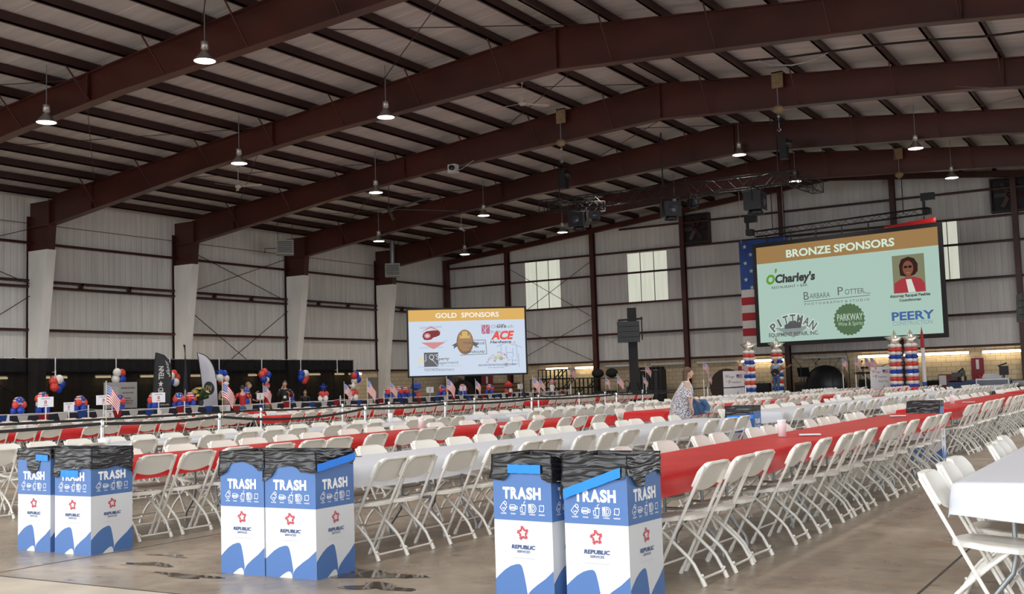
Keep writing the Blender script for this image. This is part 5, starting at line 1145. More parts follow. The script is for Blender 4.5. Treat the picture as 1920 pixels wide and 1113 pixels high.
feather('narrow dark navy feather banner, edge-on beside the black one', -31.0, 28.3, 2.30, .6, 3.2, .7, M('navy banner cloth', (.012, .014, .04), .7), lambda r, P: [(lambda m: (m.poly([P(.3+.25*math.cos(k*.63)*(1 if k % 2 else .5), .3+.09*math.sin(k*.63)) for k in range(10)]), m.build('pale_mark', FL_W, r)))(MB())], .05)
def d3(r, P):
    m = MB(); disc(m, lambda u, v: P(u, v), .48, .38, .36, .115, 0, 22); m.build('round_emblem', INK, r)
    m = MB(); text(m, lambda x, y: tuple(Vector(P(x, y))+Vector((0, -.003, 0))), 'DV', .48, .38, .10, 0, .4, .02); m.build('emblem_initials', M('gold thread', (.5, .42, .22), .5), r)
    m = MB(); text(m, lambda x, y: P(.5-y, 1-x), 'COMMUNITY', .30, 0, .10, 0, .22, .0); m.build('faint_lettering', P_GREY, r)
feather('white feather banner with a round black emblem', -31.0, 29.5, .62, .8, 2.95, .55, M('white banner cloth', (.62, .64, .72), .7), d3, -.18)
# ================================================================== people
SK = [M('light skin', (.56, .34, .24), .5), M('tanned skin', (.46, .26, .17), .5)]
HAIRS = {'brown': M('brown hair', (.09, .048, .025), .5, 0, ((30, 30, 4), .5)), 'dark': M('dark hair', (.015, .011, .01), .5), 'blond': M('dark blond hair', (.25, .15, .07), .5, 0, ((30, 30, 4), .4)), 'grey': M('grey hair', (.3, .29, .28), .6)}
EYE_M = M('dark eye', (.02, .015, .012), .2); LIP = M('lips', (.42, .15, .13), .4)
def skin(name, nodes, edges, mat, parent, sub=2):
    me = bpy.data.meshes.new(name); me.from_pydata([n[0] for n in nodes], edges, []); ob = bpy.data.objects.new(name, me); COL.objects.link(ob)
    ob.modifiers.new('skin', 'SKIN'); sv = me.skin_vertices[0].data
    for i, n in enumerate(nodes):
        rr = n[1]; sv[i].radius = rr if isinstance(rr, tuple) else (rr, rr)
    sv[0].use_root = True
    ss = ob.modifiers.new('sub', 'SUBSURF'); ss.levels = sub; ss.render_levels = sub
    m2 = bpy.data.meshes.new_from_object(ob.evaluated_get(bpy.context.evaluated_depsgraph_get())); bpy.data.objects.remove(ob); bpy.data.meshes.remove(me)
    m2.materials.clear(); m2.materials.append(mat); m2.name = name
    for p in m2.polygons: p.use_smooth = True
    return put(name, m2, parent)
def person(label, loc, rz, H, sk, hair, top, legs, arms, lean=0., cap=None, long_hair=False, sleeve='short', extra=None, head_turn=0., stance=.09, fem=False):
    """standing figure facing local +x; arms = ((elbow), (wrist)) for left (+y) then right (-y)"""
    r = thing('person', label, 'person', loc, rz); k = H/1.75
    def B(x, y, z):                       # lean the body above the hips
        if z > .92: x = x+math.sin(lean)*(z-.92)
        return Vector((x*k, y*k, z*k))
    nodes, edges = [], []
    def N(p, rad, par=None, raw=False):
        nodes.append((p if raw else B(*p), tuple(q*k for q in rad) if isinstance(rad, tuple) else rad*k)); i = len(nodes)-1
        if par is not None: edges.append((par, i))
        return i
    pel = N((0, 0, .95), (.12, .145)); wa = N((.01, 0, 1.08), (.10, .125), pel); ch = N((.0, 0, 1.28), (.115, .155), wa); ub = N((-.01, 0, 1.41), (.09, .12), ch); nk = N((-.005, 0, 1.485), .052, ub); nk2 = N((.01, 0, 1.53), .05, nk)
    N((.015, 0, 1.60), .06, nk2)
    SHO = .165 if fem else .185
    for s, (el, wr) in zip((1, -1), arms):
        sh = N((-.01, s*SHO, 1.41), .056, ub); e = N(el, .042, sh); w_ = N(wr, .028, e)
        d = (Vector(wr)-Vector(el)).normalized(); t = Vector((0, 0, 1)).cross(d); t = t.normalized() if t.length > .1 else Vector((0, 1, 0)); n_ = d.cross(t)
        pw = Vector(wr)+d*.05; pm = N(tuple(pw), (.034, .02), w_)
        for q, (o, L) in enumerate(((-.026, .068), (-.009, .078), (.009, .074), (.026, .058))):
            a = N(tuple(pw+d*.045+t*o), .0095, pm); b = N(tuple(pw+d*(.045+L*.5)+t*o*1.15-n_*.012), .0085, a); N(tuple(pw+d*(.045+L*.85)+t*o*1.15-n_*.035), .0075, b)
        a = N(tuple(Vector(wr)+d*.03+t*.034*s), .011, pm); N(tuple(Vector(wr)+d*.07+t*.05*s-n_*.02), .009, a)
    for s in (1, -1):
        hp = N((0, s*.085, .88), .088, pel); kn = N((.02, s*stance, .49), .056, hp); an = N((-.01, s*stance, .09), .038, kn); N((.07, s*stance*1.1, .04), (.036, .03), an)
    bo = skin('body', nodes, edges, sk, r)
    hc = B(.02, 0, 1.645)
    # head: skull, brow, nose, lips and chin shaped into one surface joined to the neck
    hm_ = MB(); G = lambda x, s_: math.exp(-(x/s_)**2)
    def hf(u, v):
        a = 2*PI*u; t = PI*v; z = math.cos(t); w_ = math.sin(t); x, y = w_*math.cos(a), w_*math.sin(a)
        jaw = max(0, -z-.1); X = x*(.098-.010*jaw)+.020*jaw*(1 if x > -.3 else .2); Y = y*(.076-.030*jaw); Z = z*.118
        if x > 0:
            ay = abs(y)
            X += .026*G(y, .14)*G(z+.18, .20)+.010*G(y, .12)*G(z-.10, .22)+.007*G(y, .45)*G(z-.22, .10)-.008*G(ay-.38, .16)*G(z-.03, .12)+.008*G(y, .28)*G(z+.52, .09)+.010*G(y, .25)*G(z+.85, .12)
        return tuple(hc+Vector((X, Y, Z))*k)
    hm_.grid(hf, 28, 22); me2 = hm_.mesh('head', sk)
    import bmesh
    bb = bmesh.new(); bb.from_mesh(bo.data); bb.from_mesh(me2); bmesh.ops.remove_doubles(bb, verts=bb.verts, dist=.0004); bb.to_mesh(bo.data); bb.free(); bpy.data.meshes.remove(me2)
    for p in bo.data.polygons: p.use_smooth = True
    # face: nose, eyes, mouth, ears
    for s in (1, -1):
        m = MB(); m.ball(hc+Vector((.079, s*.030, .006))*k, .0125*k, 8, 6); m.build('eye', EYE_M, r); m = MB(); m.ball(hc+Vector((-.005, s*.078, .005))*k, .028*k, 8, 6, 0, (.7, .35, 1)); m.build('ear', sk, r)
    m = MB(); m.ball(hc+Vector((.096, 0, -.062))*k, .020*k, 8, 6, 0, (.35, 1, .3)); m.build('mouth', LIP, r)
    # hair
    m = MB(); nu, nv = 16, 9
    def hp_(u, v):
        a = 2*PI*u; t = PI*.62*v; q = .105+.004*math.sin(a*9); front = max(0, math.cos(a)); tt = t*(1-.42*front); return tuple(hc+Vector((-.012+q*math.sin(tt)*math.cos(a)*1.02, q*.86*math.sin(tt)*math.sin(a), .028+q*math.cos(tt)))*k)
    m.grid(hp_, nu, nv)
    if long_hair:
        m.grid(lambda u, v: tuple(hc+Vector((-.018-.088*math.cos((u-.5)*2.5)-.02*v+.006*math.sin(u*40), .106*math.sin((u-.5)*3.0)*(1+.18*v), .05-.30*v+.012*math.sin(u*23)*v))*k), 18, 6)
        m.grid(lambda u, v: tuple(hc+Vector((-.010-.070*math.cos((u-.5)*2.5)-.02*v, .092*math.sin((u-.5)*3.0)*(1+.18*v), .05-.29*v))*k), 18, 6)
    m.build('hair', HAIRS[hair], r)
    if cap:
        m = MB(); m.lathe([(.108*k, 0), (.104*k, .05*k), (.07*k, .085*k), (0, .098*k)], hc+Vector((-.005, 0, .05))*k, 14)
        m.add([hc+Vector((.06, s*.08, .055))*k for s in (-1, 1)]+[hc+Vector((.185, s*.055, .040))*k for s in (1, -1)]+[hc+Vector((.06, s*.08, .062))*k for s in (-1, 1)]+[hc+Vector((.185, s*.055, .047))*k for s in (1, -1)], [(3,2,1,0), (4,5,6,7), (1,2,6,5), (2,3,7,6), (3,0,4,7)]); m.build('cap', cap, r)
    # clothes
    if top:
        n2, e2 = [], []
        def Q(p, rad, par=None):
            n2.append((B(*p), tuple(x*k for x in rad) if isinstance(rad, tuple) else rad*k)); i = len(n2)-1
            if par is not None: e2.append((par, i))
            return i
        a = Q((0, 0, .90), (.145, .17)); b = Q((.01, 0, 1.08), (.122, .15), a); c = Q((0, 0, 1.28), (.135, .175), b); d = Q((-.01, 0, 1.42), (.10, .135), c); Q((-.005, 0, 1.475), (.062, .066), d)
        for s, (el, wr) in zip((1, -1), arms):
            sh = Q((-.01, s*SHO, 1.41), .074, d); el = Vector(el); s0 = Vector((-.01, s*SHO, 1.41))
            if sleeve == 'short': Q(tuple(s0+(el-s0)*.7), .068, sh)
            elif sleeve == 'long': e = Q(tuple(el), .056, sh); Q(tuple(el+(Vector(wr)-el)*.93), .042, e)
        skin('shirt', n2, e2, top, r)
    n3, e3 = [], []
    def Q(p, rad, par=None):
        n3.append((B(*p), rad*k if not isinstance(rad, tuple) else tuple(x*k for x in rad))); i = len(n3)-1
        if par is not None: e3.append((par, i))
        return i
    a = Q((0, 0, .99), (.125, .15)); b = Q((0, 0, .92), (.13, .158), a)
    for s in (1, -1): c = Q((0, s*.088, .84), .098, b); d = Q((.02, s*stance, .49), .072, c); Q((-.01, s*stance, .08), .062, d)
    skin('trousers', n3, e3, legs, r)
    for s in (1, -1): m = MB(); m.ball((.05*k, s*stance*1.1*k, .035*k), .05*k, 10, 6, 0, (2.3, .95, .7)); m.build('shoe', BLACK_G, r)
    if extra: extra(r, B, k)
    return r
REST = (((0.0, .25, 1.14), (.10, .26, .93)), ((0.0, -.25, 1.14), (.10, -.26, .93)))
DEN = M('blue denim', (.055, .12, .25), .8, 0, (14, .25)); BLKC = M('black cloth', (.015, .015, .017), .8); REDC = M('red cloth', (.42, .012, .02), .7); WHC = M('white cloth', (.70, .70, .70), .7)
def lanyard(r, B, k):
    m = MB(); m.tube([B(.06, .07, 1.45), B(.135, .02, 1.22), B(.135, -.02, 1.22), B(.06, -.07, 1.45)], .006*k, 4); m.build('lanyard', BLUE, r)
    m = MB(); c = B(.15, 0, 1.17); m.box(c.x-.004, c.x+.004, c.y-.05, c.y+.05, c.z-.06, c.z+.04); m.build('badge', WHITE_P, r)
person('person in black with a blue lanyard, hand raised to the face', (-29.6, 32.0, 0), -.85, 1.80, SK[0], 'dark', BLKC, BLKC, (((.10, .26, 1.18), (.26, .16, 1.30)), ((.10, -.24, 1.20), (.17, -.10, 1.50))), 0, None, False, 'long', lanyard)
person('person in a red shirt seen from behind, bending to a table', (-29.4, 29.55, 0), 2.4, 1.66, SK[0], 'dark', REDC, DEN, (((.12, .30, 1.18), (.20, .30, .98)), ((.12, -.30, 1.18), (.20, -.30, .98))), .28, None, False, 'short')
person('person in a white cap and pale shirt facing the hall', (-30.9, 30.2, 0), -.7, 1.80, SK[0], 'grey', M('pale pink shirt', (.55, .42, .42), .7), DEN, (((.06, .26, 1.16), (.26, .16, 1.12)), ((.06, -.26, 1.16), (.26, -.12, 1.14))), .05, WHC, False, 'short')
person('person with long fair hair in dark clothes turned right', (-30.9, 31.3, 0), .6, 1.79, SK[0], 'blond', BLKC, BLKC, (((.12, .25, 1.2), (.3, .1, 1.36)), ((.06, -.25, 1.16), (.24, -.16, 1.1))), .05, None, True, 'long')
person('person in a red cap and red shirt facing left', (-29.6, 31.05, 0), 3.6, 1.71, SK[1], 'grey', REDC, M('khaki trousers', (.22, .17, .10), .8), (((.10, .25, 1.17), (.30, .12, 1.14)), ((.10, -.25, 1.17), (.30, -.12, 1.14))), 0, RED, False, 'short')
person('person with brown hair low behind the auction table, only head visible', (-30.9, 34.6, 0), -.9, 1.42, SK[0], 'brown', BLKC, BLKC, REST, 0, None, True, 'long')
# ---- stage and band
STG = .52
r = thing('stage', 'low black stage platform along the far wall', 'stage', (0, 0, 0)); m = MB(); m.box(-20.0, -9.4, 52.1, 58.1, STG-.06, STG); m.build('stage_deck', M('stage deck', (.02, .02, .022), .7), r)
m = MB(); m.box(-19.95, -9.45, 52.12, 52.16, 0, STG-.06); m.build('stage_skirt', BLKC, r)
for x in (-19.8, -14.7, -9.6): m = MB(); m.box(x-.05, x+.05, 57.9, 58.0, 0, STG-.06); m.build('leg', STEEL_D, r)
gu = person('person with a guitar in a pale blue shirt on the stage', (-16.82, 52.6, STG), -1.7, 1.72, SK[0], 'grey', M('pale blue shirt', (.30, .38, .52), .8), DEN, (((.16, .28, 1.18), (.34, .38, 1.32)), ((.05, -.28, 1.15), (.20, -.02, 1.06))), 0, M('straw cap', (.40, .30, .15), .7), False, 'short')
r = thing('guitar', 'guitar held across the chest of the person on stage', 'guitar', (-16.80, 52.38, STG+1.08), -1.7+PI/2)
m = MB(); m.prism([(.20*math.cos(a)*(1+.12*math.cos(2*a)), .15*math.sin(a)*(1-.18*math.cos(2*a+.6))) for a in [2*PI*i/20 for i in range(20)]], lambda u, v, d: (u, d, v), -.03, .03); m.build('body', BLACK_G, r)
m = MB(); m.bar((.15, 0, .03), (.72, 0, .27), .03, .05); m.bar((.70, 0, .26), (.86, 0, .33), .03, .08); m.build('neck', WOOD, r)
def mic_stand(label, x, y, h, boom):
    r = thing('microphone_stand', label, 'microphone stand', (x, y, STG), 0, 'microphone stands'); m = MB()
    m.tube([(0, 0, .05), (0, 0, h)], .018, 5); m.build('pole', BLACK, r)
    for k in range(3): a = k*2*PI/3; m = MB(); m.tube([(0, 0, .25), (.3*math.cos(a), .3*math.sin(a), .02)], .016, 5); m.build('leg', BLACK, r)
    m = MB(); m.tube([(-boom[0]*.3, 0, h-boom[1]*.3), (boom[0], 0, h+boom[1])], .014, 5); m.build('boom', BLACK, r)
    m = MB(); m.ball((boom[0], 0, h+boom[1]), .05, 8, 6); m.build('microphone', BLACK_G, r)
mic_stand('microphone stand angled right of the guitarist', -15.9, 53.6, 1.35, (-.35, .45)); mic_stand('microphone stand left of the drum, boom up', -15.95, 56.4, 1.5, (.2, .2)); mic_stand('tall microphone stand right of the drum', -14.25, 56.3, 1.55, (-.12, .45)); mic_stand('microphone stand second right of the drum', -13.7, 56.2, 1.25, (.12, .25)); mic_stand('microphone stand with long boom over the keyboards', -12.95, 56.4, 1.15, (1.2, .35)); mic_stand('short stand left of the third balloon column', -14.9, 55.6, .9, (.1, .1))
r = thing('bass_drum', 'large round black drum cover on the stage', 'drum', (-15.45, 56.5, STG)); m = MB(); m.lathe([(0, -.3), (.95, -.28), (1.0, -.22), (1.0, .3), (0, .32)], (0, 0, .35), 28, 0, True, 'y'); m.build('shell', BLACK_G, r)
m = MB(); m.tube([(1.0*math.cos(2*PI*k/28), -.26, .35+1.0*math.sin(2*PI*k/28)) for k in range(28)], .03, 5, 0, False, True, True); m.build('hoop', BLACK, r)
for a in (-.5, .1, .4): m = MB(); m.tube([(a*.3, .3, .9), (a*1.6, .35, 1.75)], .012, 4); m.build('cymbal_rod', BLACK, r)
for a in (-.8, .62): m = MB(); m.lathe([(0, .02), (.25, 0), (.0, .01)], (a, .35, 1.72), 14); m.build('cymbal', M('dark brass cymbal', (.12, .09, .03), .3, 1.0), r)
r = thing('music_stand', 'black music stand tilted before the drum', 'music stand', (-16.35, 55.6, STG)); m = MB(); m.tube([(0, 0, 0), (0, 0, 1.05)], .02, 5); m.build('pole', BLACK, r); m = MB(); m.bar((-.30, -.02, 1.05), (.30, -.02, 1.05), .05, .5, 0, (0, -.5, 1)); m.build('desk', BLACK, r)
r = thing('music_stand', 'black music stand behind the third balloon column', 'music stand', (-11.75, 55.8, STG)); m = MB(); m.tube([(0, 0, 0), (0, 0, 1.0)], .02, 5); m.build('pole', BLACK, r); m = MB(); m.bar((-.25, -.02, 1.1), (.25, -.02, 1.15), .05, .5, 0, (0, -.5, 1)); m.build('desk', BLACK, r)
r = thing('keyboard_rig', 'two black keyboards stacked on a stand', 'keyboards', (-13.1, 56.0, STG))
for z, w_, nm in ((.86, .78, 'lower_keyboard'), (1.12, .58, 'upper_keyboard')):
    m = MB(); m.box(-w_, w_, -.16, .16, z, z+.11); m.build(nm, BLACK, r); m = MB(); m.box(-w_+.08, w_-.08, -.166, -.05, z+.111, z+.117); m.build('keys', WHITE_P, r)
for s in (-1, 1): m = MB(); m.bar((-.45*s, 0, .02), (.45*s, 0, .86), .05, .05); m.build('crossed_leg', BLACK, r); m = MB(); m.bar((s*.4, 0, .97), (s*.4, 0, 1.12), .04, .04); m.build('riser', BLACK, r)
def amp(label, x, y, z, w, h, mat):
    r = thing('amplifier', label, 'amplifier', (x, y, z)); m = MB(); m.box(-w/2, w/2, -.2, .2, 0, h); m.build('cabinet', mat, r); m = MB(); m.box(-w/2+.05, w/2-.05, -.212, -.201, .05, h*.75); m.build('grille', BLKC, r); m = MB(); m.box(-w*.2, w*.2, -.02, .02, h+.03, h+.05); m.box(-w*.2, -w*.17, -.02, .02, h, h+.04); m.box(w*.17, w*.2, -.02, .02, h, h+.04); m.build('handle', BLACK, r)
amp('brown amplifier left of the round drum', -16.75, 56.6, STG, .7, .55, M('brown tolex', (.09, .04, .02), .7)); amp('black amplifier under the keyboards', -13.4, 56.6, STG, .9, .6, BLACK); amp('black floor speaker left of the stage front', -18.9, 56.6, STG, .9, .55, BLACK); amp('low black box behind the red pole', -10.2, 56.4, STG, .7, .45, BLACK)
def fish_sign(label, x, y, w, h, zb, rz):
    r = thing('event_sign', label, 'sign', (x, y, 0), rz, 'white event signs'); m = MB(); m.box(-w/2, w/2, -.015, .015, zb, zb+h); m.build('board', PAPER, r); f = lambda u, v: (u*w, -.018, zb+v*h)
    g = lambda u, v: (u, -.018, zb+v); m = MB()
    text(m, g, 'W', -.33*w, .80*h, .13*h, 0, .17*w, 0); text(m, g, 'ings', -.12*w, .78*h, .085*h, 1, .22*w, 0); text(m, g, 'of', -.34*w, .60*h, .05*h, 1, .07*w, 0); text(m, g, 'F', -.20*w, .58*h, .13*h, 0, .1*w, 0); text(m, g, 'reedom', .08*w, .57*h, .085*h, 1, .40*w, 0); text(m, g, 'Fish Fry', .13*w, .37*h, .075*h, 1, .46*w, .0)
    m.build('sign_lettering', [FL_R, INK], r)
    m = MB()
    for k in range(7): rect(m, f, .10, .36, .72+k*.02, .74+k*.02, k % 2)
    rect(m, lambda u, v: (u*w, -.0195, zb+v*h), .10, .22, .78, .86, 2); m.poly([f(.05, .05), f(.12, .03), f(.17, .22)], 3); m.build('flag_emblem', [FL_R, FL_W, FL_B, P_NAVY], r)
    for s in (-.3, .3): m = MB(); m.tube([(s*w, .05, 0), (s*w, .03, zb+h*.8)], .02, 5); m.build('leg', WHITE_P, r)
fish_sign('white Wings of Freedom fish fry sign right of the keyboards', -11.72, 51.85, .92, 1.06, .64, .1); fish_sign('white Wings of Freedom sign left of the leftmost balloon column', -18.62, 51.7, 1.1, 1.25, .48, .1)
# tall red, white and blue pole by the right columns
r = thing('rocket_pole', 'slim red, white and blue pole right of the balloon columns', 'pole', (-9.72, 51.3, 0)); m = MB()
m.lathe([(.09, 0), (.09, .95)], n=8, mi=2); m.lathe([(.09, .95), (.085, 2.45)], n=8, mi=1); m.lathe([(.085, 2.45), (.07, 3.0), (0, 3.42)], n=8, mi=0); m.build('cloth_sleeve', [FL_R, FL_W, FL_B], r)
# ---- line-array towers
def tower(label, x, y, zt, zc, s, sc):
    r = thing('speaker_tower', label, 'speaker tower', (x, y, 0), .35); m = MB(); m.box(-.22*sc, .22*sc, -.2, .2, .1, zt); m.build('mast', BLACK, r)
    m = MB(); m.box(-.8*sc, .8*sc, -.8, .8, 0, .12); m.build('base', BLACK, r)
    for k in range(4 if sc == 1 else 0): a = PI/4+k*PI/2; m = MB(); m.bar((.2*math.cos(a), .2*math.sin(a), 1.4), (.95*math.cos(a), .95*math.sin(a), .1), .06, .06); m.build('outrigger', BLACK, r)
    for k in range(4): m = MB(); z = zc+k*.27*sc; m.box(-.62*sc-.1*sc-(1-sc)*.6, .48*sc-.1*sc-(1-sc)*.6, -.55-.03*k, -.05-.03*k, z, z+.25*sc); m.build('speaker_cabinet', BLACK_G, r)
    m = MB(); m.bar((-.7*sc, -.3, zc+1.14*sc), (.55*sc, -.1, zc+1.2*sc), .08, .1); m.bar((.5*sc, -.1, zc+.1), (.5*sc, -.1, zc+1.3*sc), .06, .06); m.build('rigging_frame', BLACK, r)
tower('tall black speaker tower near the middle of the far wall', -24.05, 51.9, 5.15, 3.38, 1, 1.0)
tower('black speaker tower cut by the right picture edge', -2.72, 29.6, 3.9, 2.52, 1, .62)
# ---- things along the far wall
r = thing('storage_rack', 'black steel rack frames stacked against the far wall', 'rack', (-33.3, 57.2, 0)); RK = M('black rack steel', (.02, .018, .016), .5)
for zi in range(4):
    for xi in range(8 if zi < 3 else 5):
        if zi == 3 and xi == 0: continue
        m = MB(); x0, z0 = xi*.55, zi*.56
        for a, b in (((x0, z0), (x0+.53, z0)), ((x0, z0+.53), (x0+.53, z0+.53)), ((x0, z0), (x0, z0+.53)), ((x0+.53, z0), (x0+.53, z0+.53)), ((x0, z0), (x0+.53, z0+.53)))[:5 if (xi+zi) % 3 == 0 else 4]:
            for y in (0, .5): m.bar((a[0], y, a[1]), (b[0], y, b[1]), .05, .05, 0, (0, 1, 0))
        m.build('rack_frame', RK, r)
r = thing('shelf_cart', 'open metal shelf with dark rolled bags on top', 'shelf', (-28.4, 57.4, 0))
for x in (-.75, .75): m = MB(); m.bar((x, 0, 0), (x, 0, 1.6), .06, .06); m.build('upright', RK, r)
for z in (.45, 1.58): m = MB(); m.box(-.8, .8, -.3, .3, z, z+.05); m.build('shelf_board', RK, r)
for i, x in enumerate((-28.9, -28.0)):
    m = MB(); m.ball((0, 0, .27), .36, 12, 8, 0, (1.05, .8, .75)); tag(m.build('rolled_bag', BLKC, None, (x, 57.4, 1.63)), '%s dark bundled bag on the top shelf' % ('left' if i == 0 else 'right'), 'bag', 'bags on the shelf')
for i, x in enumerate((-28.85, -28.25, -27.9)):
    m = MB(); m.ball((0, 0, .2), .34, 12, 8, 0, (1.1, .8, .6)); tag(m.build('rolled_bag', BLKC, None, (x, 57.3, .5)), 'dark bundled bag on the lower shelf, %s from the left' % ORD[i+1], 'bag', 'bags on the shelf')
for i in range(7):
    r = thing('stacked_cart', 'black upholstered panel leaning in a row by the far wall, %s from the left' % ORD[i+1], 'panel', (-26.4+i*.26, 57.3, 0), .1, 'black panels by the wall'); m = MB(); m.box(-.11, .11, -.4, .4, .12, 2.0-.05*(i % 3)); m.build('panel', BLACK_G if i % 2 else BLACK, r); m = MB(); m.box(-.06, .06, -.3, .3, 2.0, 2.15); m.build('handle', BLACK, r)
    for s in (-.3, .3): m = MB(); m.lathe([(0, -.03), (.06, -.03), (.06, .03), (0, .03)], (0, s, .06), 8, 0, True, 'x'); m.build('caster', BLACK, r)
r = thing('hand_truck', 'small hand truck with a round hoop handle by the far wall', 'hand truck', (-26.9, 57.0, 0)); m = MB(); m.tube([(.17*math.cos(a*.5), 0, 1.25+.2*math.sin(a*.5)) for a in range(13)], .02, 5, 0, False, True, True); m.tube([(0, 0, 1.05), (0, 0, .1)], .03, 5); m.build('frame', BLACK, r); m = MB(); m.box(-.25, .25, -.3, .0, .02, .06); m.build('toe_plate', GALV, r)
def round_thing(label, x, y, R, z, mat, name, cat):
    r = thing(name, label, cat, (x, y, 0)); m = MB(); m.lathe([(0, -.04), (R, -.04), (R, .04), (0, .04)], (0, 0, z), 28, 0, False, 'y'); m.build('top', mat, r); m = MB(); m.box(-R*.5, R*.5, .06, .12, 0, z); m.build('folded_legs', BLACK, r)
round_thing('dark round table top on edge behind the standing woman', -20.7, 56.3, .95, .95, M('dark brown laminate', (.035, .018, .012), .5), 'round_table', 'table'); round_thing('dark round table top leaning under the gold screen', -38.0, 56.9, .9, .9, M('black laminate', (.012, .01, .01), .5), 'round_table', 'table')
r = thing('wood_panel', 'brown wooden board leaning under the gold screen', 'board', (-39.2, 57.9, 0), -.1); m = MB(); m.bar((0, -.5, 0), (0, 0, 1.95), 1.1, .04, 0, (0, 1, 0)); m.build('board', WOOD, r); m = MB(); m.bar((-.5, -.53, .1), (-.5, -.05, 1.9), .05, .05); m.build('edge_rail', WOOD, r)
for i in range(4):
    r = thing('step_ladder', 'aluminium ladder leaning below the gold screen, %s from the left' % ORD[i+1], 'ladder', (-41.2+XL*0+1.6+i*.22, 57.3-.1*i, 0), -.15, 'ladders by the wall')
    for s in (-.2, .2): m = MB(); m.bar((s, 0, 0), (s*.8, .45, 2.0), .05, .08); m.build('stile', GALV, r)
    for k in range(6): m = MB(); z = .25+k*.3; m.bar((-.2, .45*z/2, z), (.2, .45*z/2, z), .04, .03); m.build('rung', GALV, r)
for i in range(9):
    m = MB(); m.box(-1.3, 1.3, -.38, .38, 0, .10); tag(m.build('stacked_tabletop', WOOD if i % 2 else M('dark tabletop %d' % i, (.08, .04, .03), .5), None, (-35.6+.05*(i % 2), 57.3, .5+i*.115)), 'folded wooden table in the stack under the gold screen, %s from the bottom' % ORD[i+1], 'folded table', 'stack of folded tables')
m = MB(); m.box(-1.35, 1.35, -.4, .4, 0, .5); tag(m.build('table_dolly', BLACK, None, (-35.6, 57.3, 0)), 'black dolly under the stack of folded tables', 'dolly')
for x, z0, z1, lab in ((-20.4, .9, 2.03, 'red fire-point board left of the leftmost balloon column'), (-8.55, .85, 2.0, 'red fire-point board at the right of the stage'), (-37.2, 1.0, 2.05, 'red fire-point board under the gold screen')):
    r = thing('fire_point', lab, 'fire point', (x, YB-.12, 0)); m = MB(); m.box(-.42 if x != -8.55 else -.29, .42 if x != -8.55 else .29, 0, .03, z0, z1); m.build('backboard', M('fire red paint', (.26, .03, .05), .6), r)
    m = MB(); f = lambda u, v: (u, -.004, v); rect(m, f, -.07, .07, z1-.55, z1-.08, 0); m.build('pale_panel', WHITE_P, r)
    m = MB(); m.lathe([(0, 0), (.09, .01), (.09, .42), (.05, .5), (.03, .55)], (.1, -.12, z0-.25), 12); m.build('extinguisher', RED, r); m = MB(); m.tube([(.1, -.12, z0+.3), (.2, -.16, z0+.32), (.24, -.16, z0+.05)], .015, 5); m.build('hose', BLACK, r)
# right-hand gear
r = thing('generator_box', 'red equipment box with a white label at the right of the stage', 'equipment', (-9.35, 55.6, 0)); m = MB(); m.box(-.5, .35, -.3, .3, .1, 1.25); m.build('case', M('dull red enamel', (.20, .035, .03), .5), r); m = MB(); rect(m, lambda u, v: (u, -.304, v), -.47, -.15, .75, 1.2); m.build('label', PAPER, r); m = MB(); m.tube([(.3, 0, 1.25), (.55, 0, 1.5), (.65, 0, 1.1), (.65, 0, .2)], .06, 6); m.build('hose', BLACK, r)
for s in (-.35, .2): m = MB(); m.box(s-.05, s+.05, -.25, .25, 0, .1); m.build('foot', BLACK, r)
r = thing('camera_rig', 'black camera on a low stand right of the red box', 'camera', (-8.6, 53.4, 0)); m = MB(); m.tube([(0, 0, 0), (0, 0, 1.15)], .08, 6); m.build('stand', BLACK, r); m = MB(); m.box(-.3, .1, -.2, .2, 1.12, 1.32); m.box(-.32, -.2, -.12, .12, 1.0, 1.2); m.box(.1, .25, -.1, .1, 1.15, 1.4); m.build('camera_body', BLACK_G, r)
r = thing('equipment_box', 'blue tarp-covered boxes at the right of the stage', 'box', (-7.9, 52.5, 0)); m = MB(); m.grid(lambda u, v: (-1.1+2.2*u, -.3+.6*v+.02*math.sin(u*19), .92+.05*math.sin(u*9+v*4)-.25*(max(abs(u-.5)-.46, 0)/.04)), 16, 6); m.box(-1.05, 1.05, -.28, .28, .05, .90); m.build('tarp', M('navy tarp', (.02, .045, .13), .5, 0, (6, .4)), r); m = MB(); m.box(-1.0, 1.0, -.25, .25, 0, .05); m.build('pallet', WOOD, r)
r = thing('road_case', 'grey road case with pale edges and mixing gear on top', 'road case', (-6.75, 50.2, 0)); m = MB(); m.box(-.62, .62, -.35, .35, .12, 1.02); m.build('case_body', M('grey case panel', (.10, .11, .14), .5), r)
for x in (-.62, .62): m = MB(); m.box(x-.025, x+.025, -.37, .37, .1, 1.04); m.build('edge_trim', GALV, r)
for z in (.13, 1.0): m = MB(); m.box(-.62, .62, -.375, -.345, z-.03, z+.03); m.build('edge_trim', GALV, r)
for s in (-.5, .5): m = MB(); m.lathe([(0, -.03), (.06, -.03), (.06, .03), (0, .03)], (s, 0, .06), 8, 0, True, 'x'); m.build('caster', BLACK, r)
r = thing('mixing_desk', 'pale mixing desk and monitor on the grey road case', 'mixer', (-6.75, 50.2, 1.04)); m = MB(); m.add([(-.4, -.3, .0), (.35, -.3, .0), (.35, .25, .0), (-.4, .25, 0), (-.4, -.3, .05), (.35, -.3, .05), (.35, .25, .2), (-.4, .25, .2)], [(3,2,1,0), (4,5,6,7), (0,1,5,4), (1,2,6,5), (2,3,7,6), (3,0,4,7)]); m.build('desk', M('pale desk', (.4, .4, .42), .5), r); m = MB(); m.box(.25, .6, -.1, .05, .12, .5); m.build('monitor', BLACK, r); m = MB(); m.tube([(.42, 0, .0), (.42, 0, .14)], .03, 5); m.tube([(.2, 0, .5), (.55, 0, .62)], .03, 5); m.build('arm', BLACK, r)
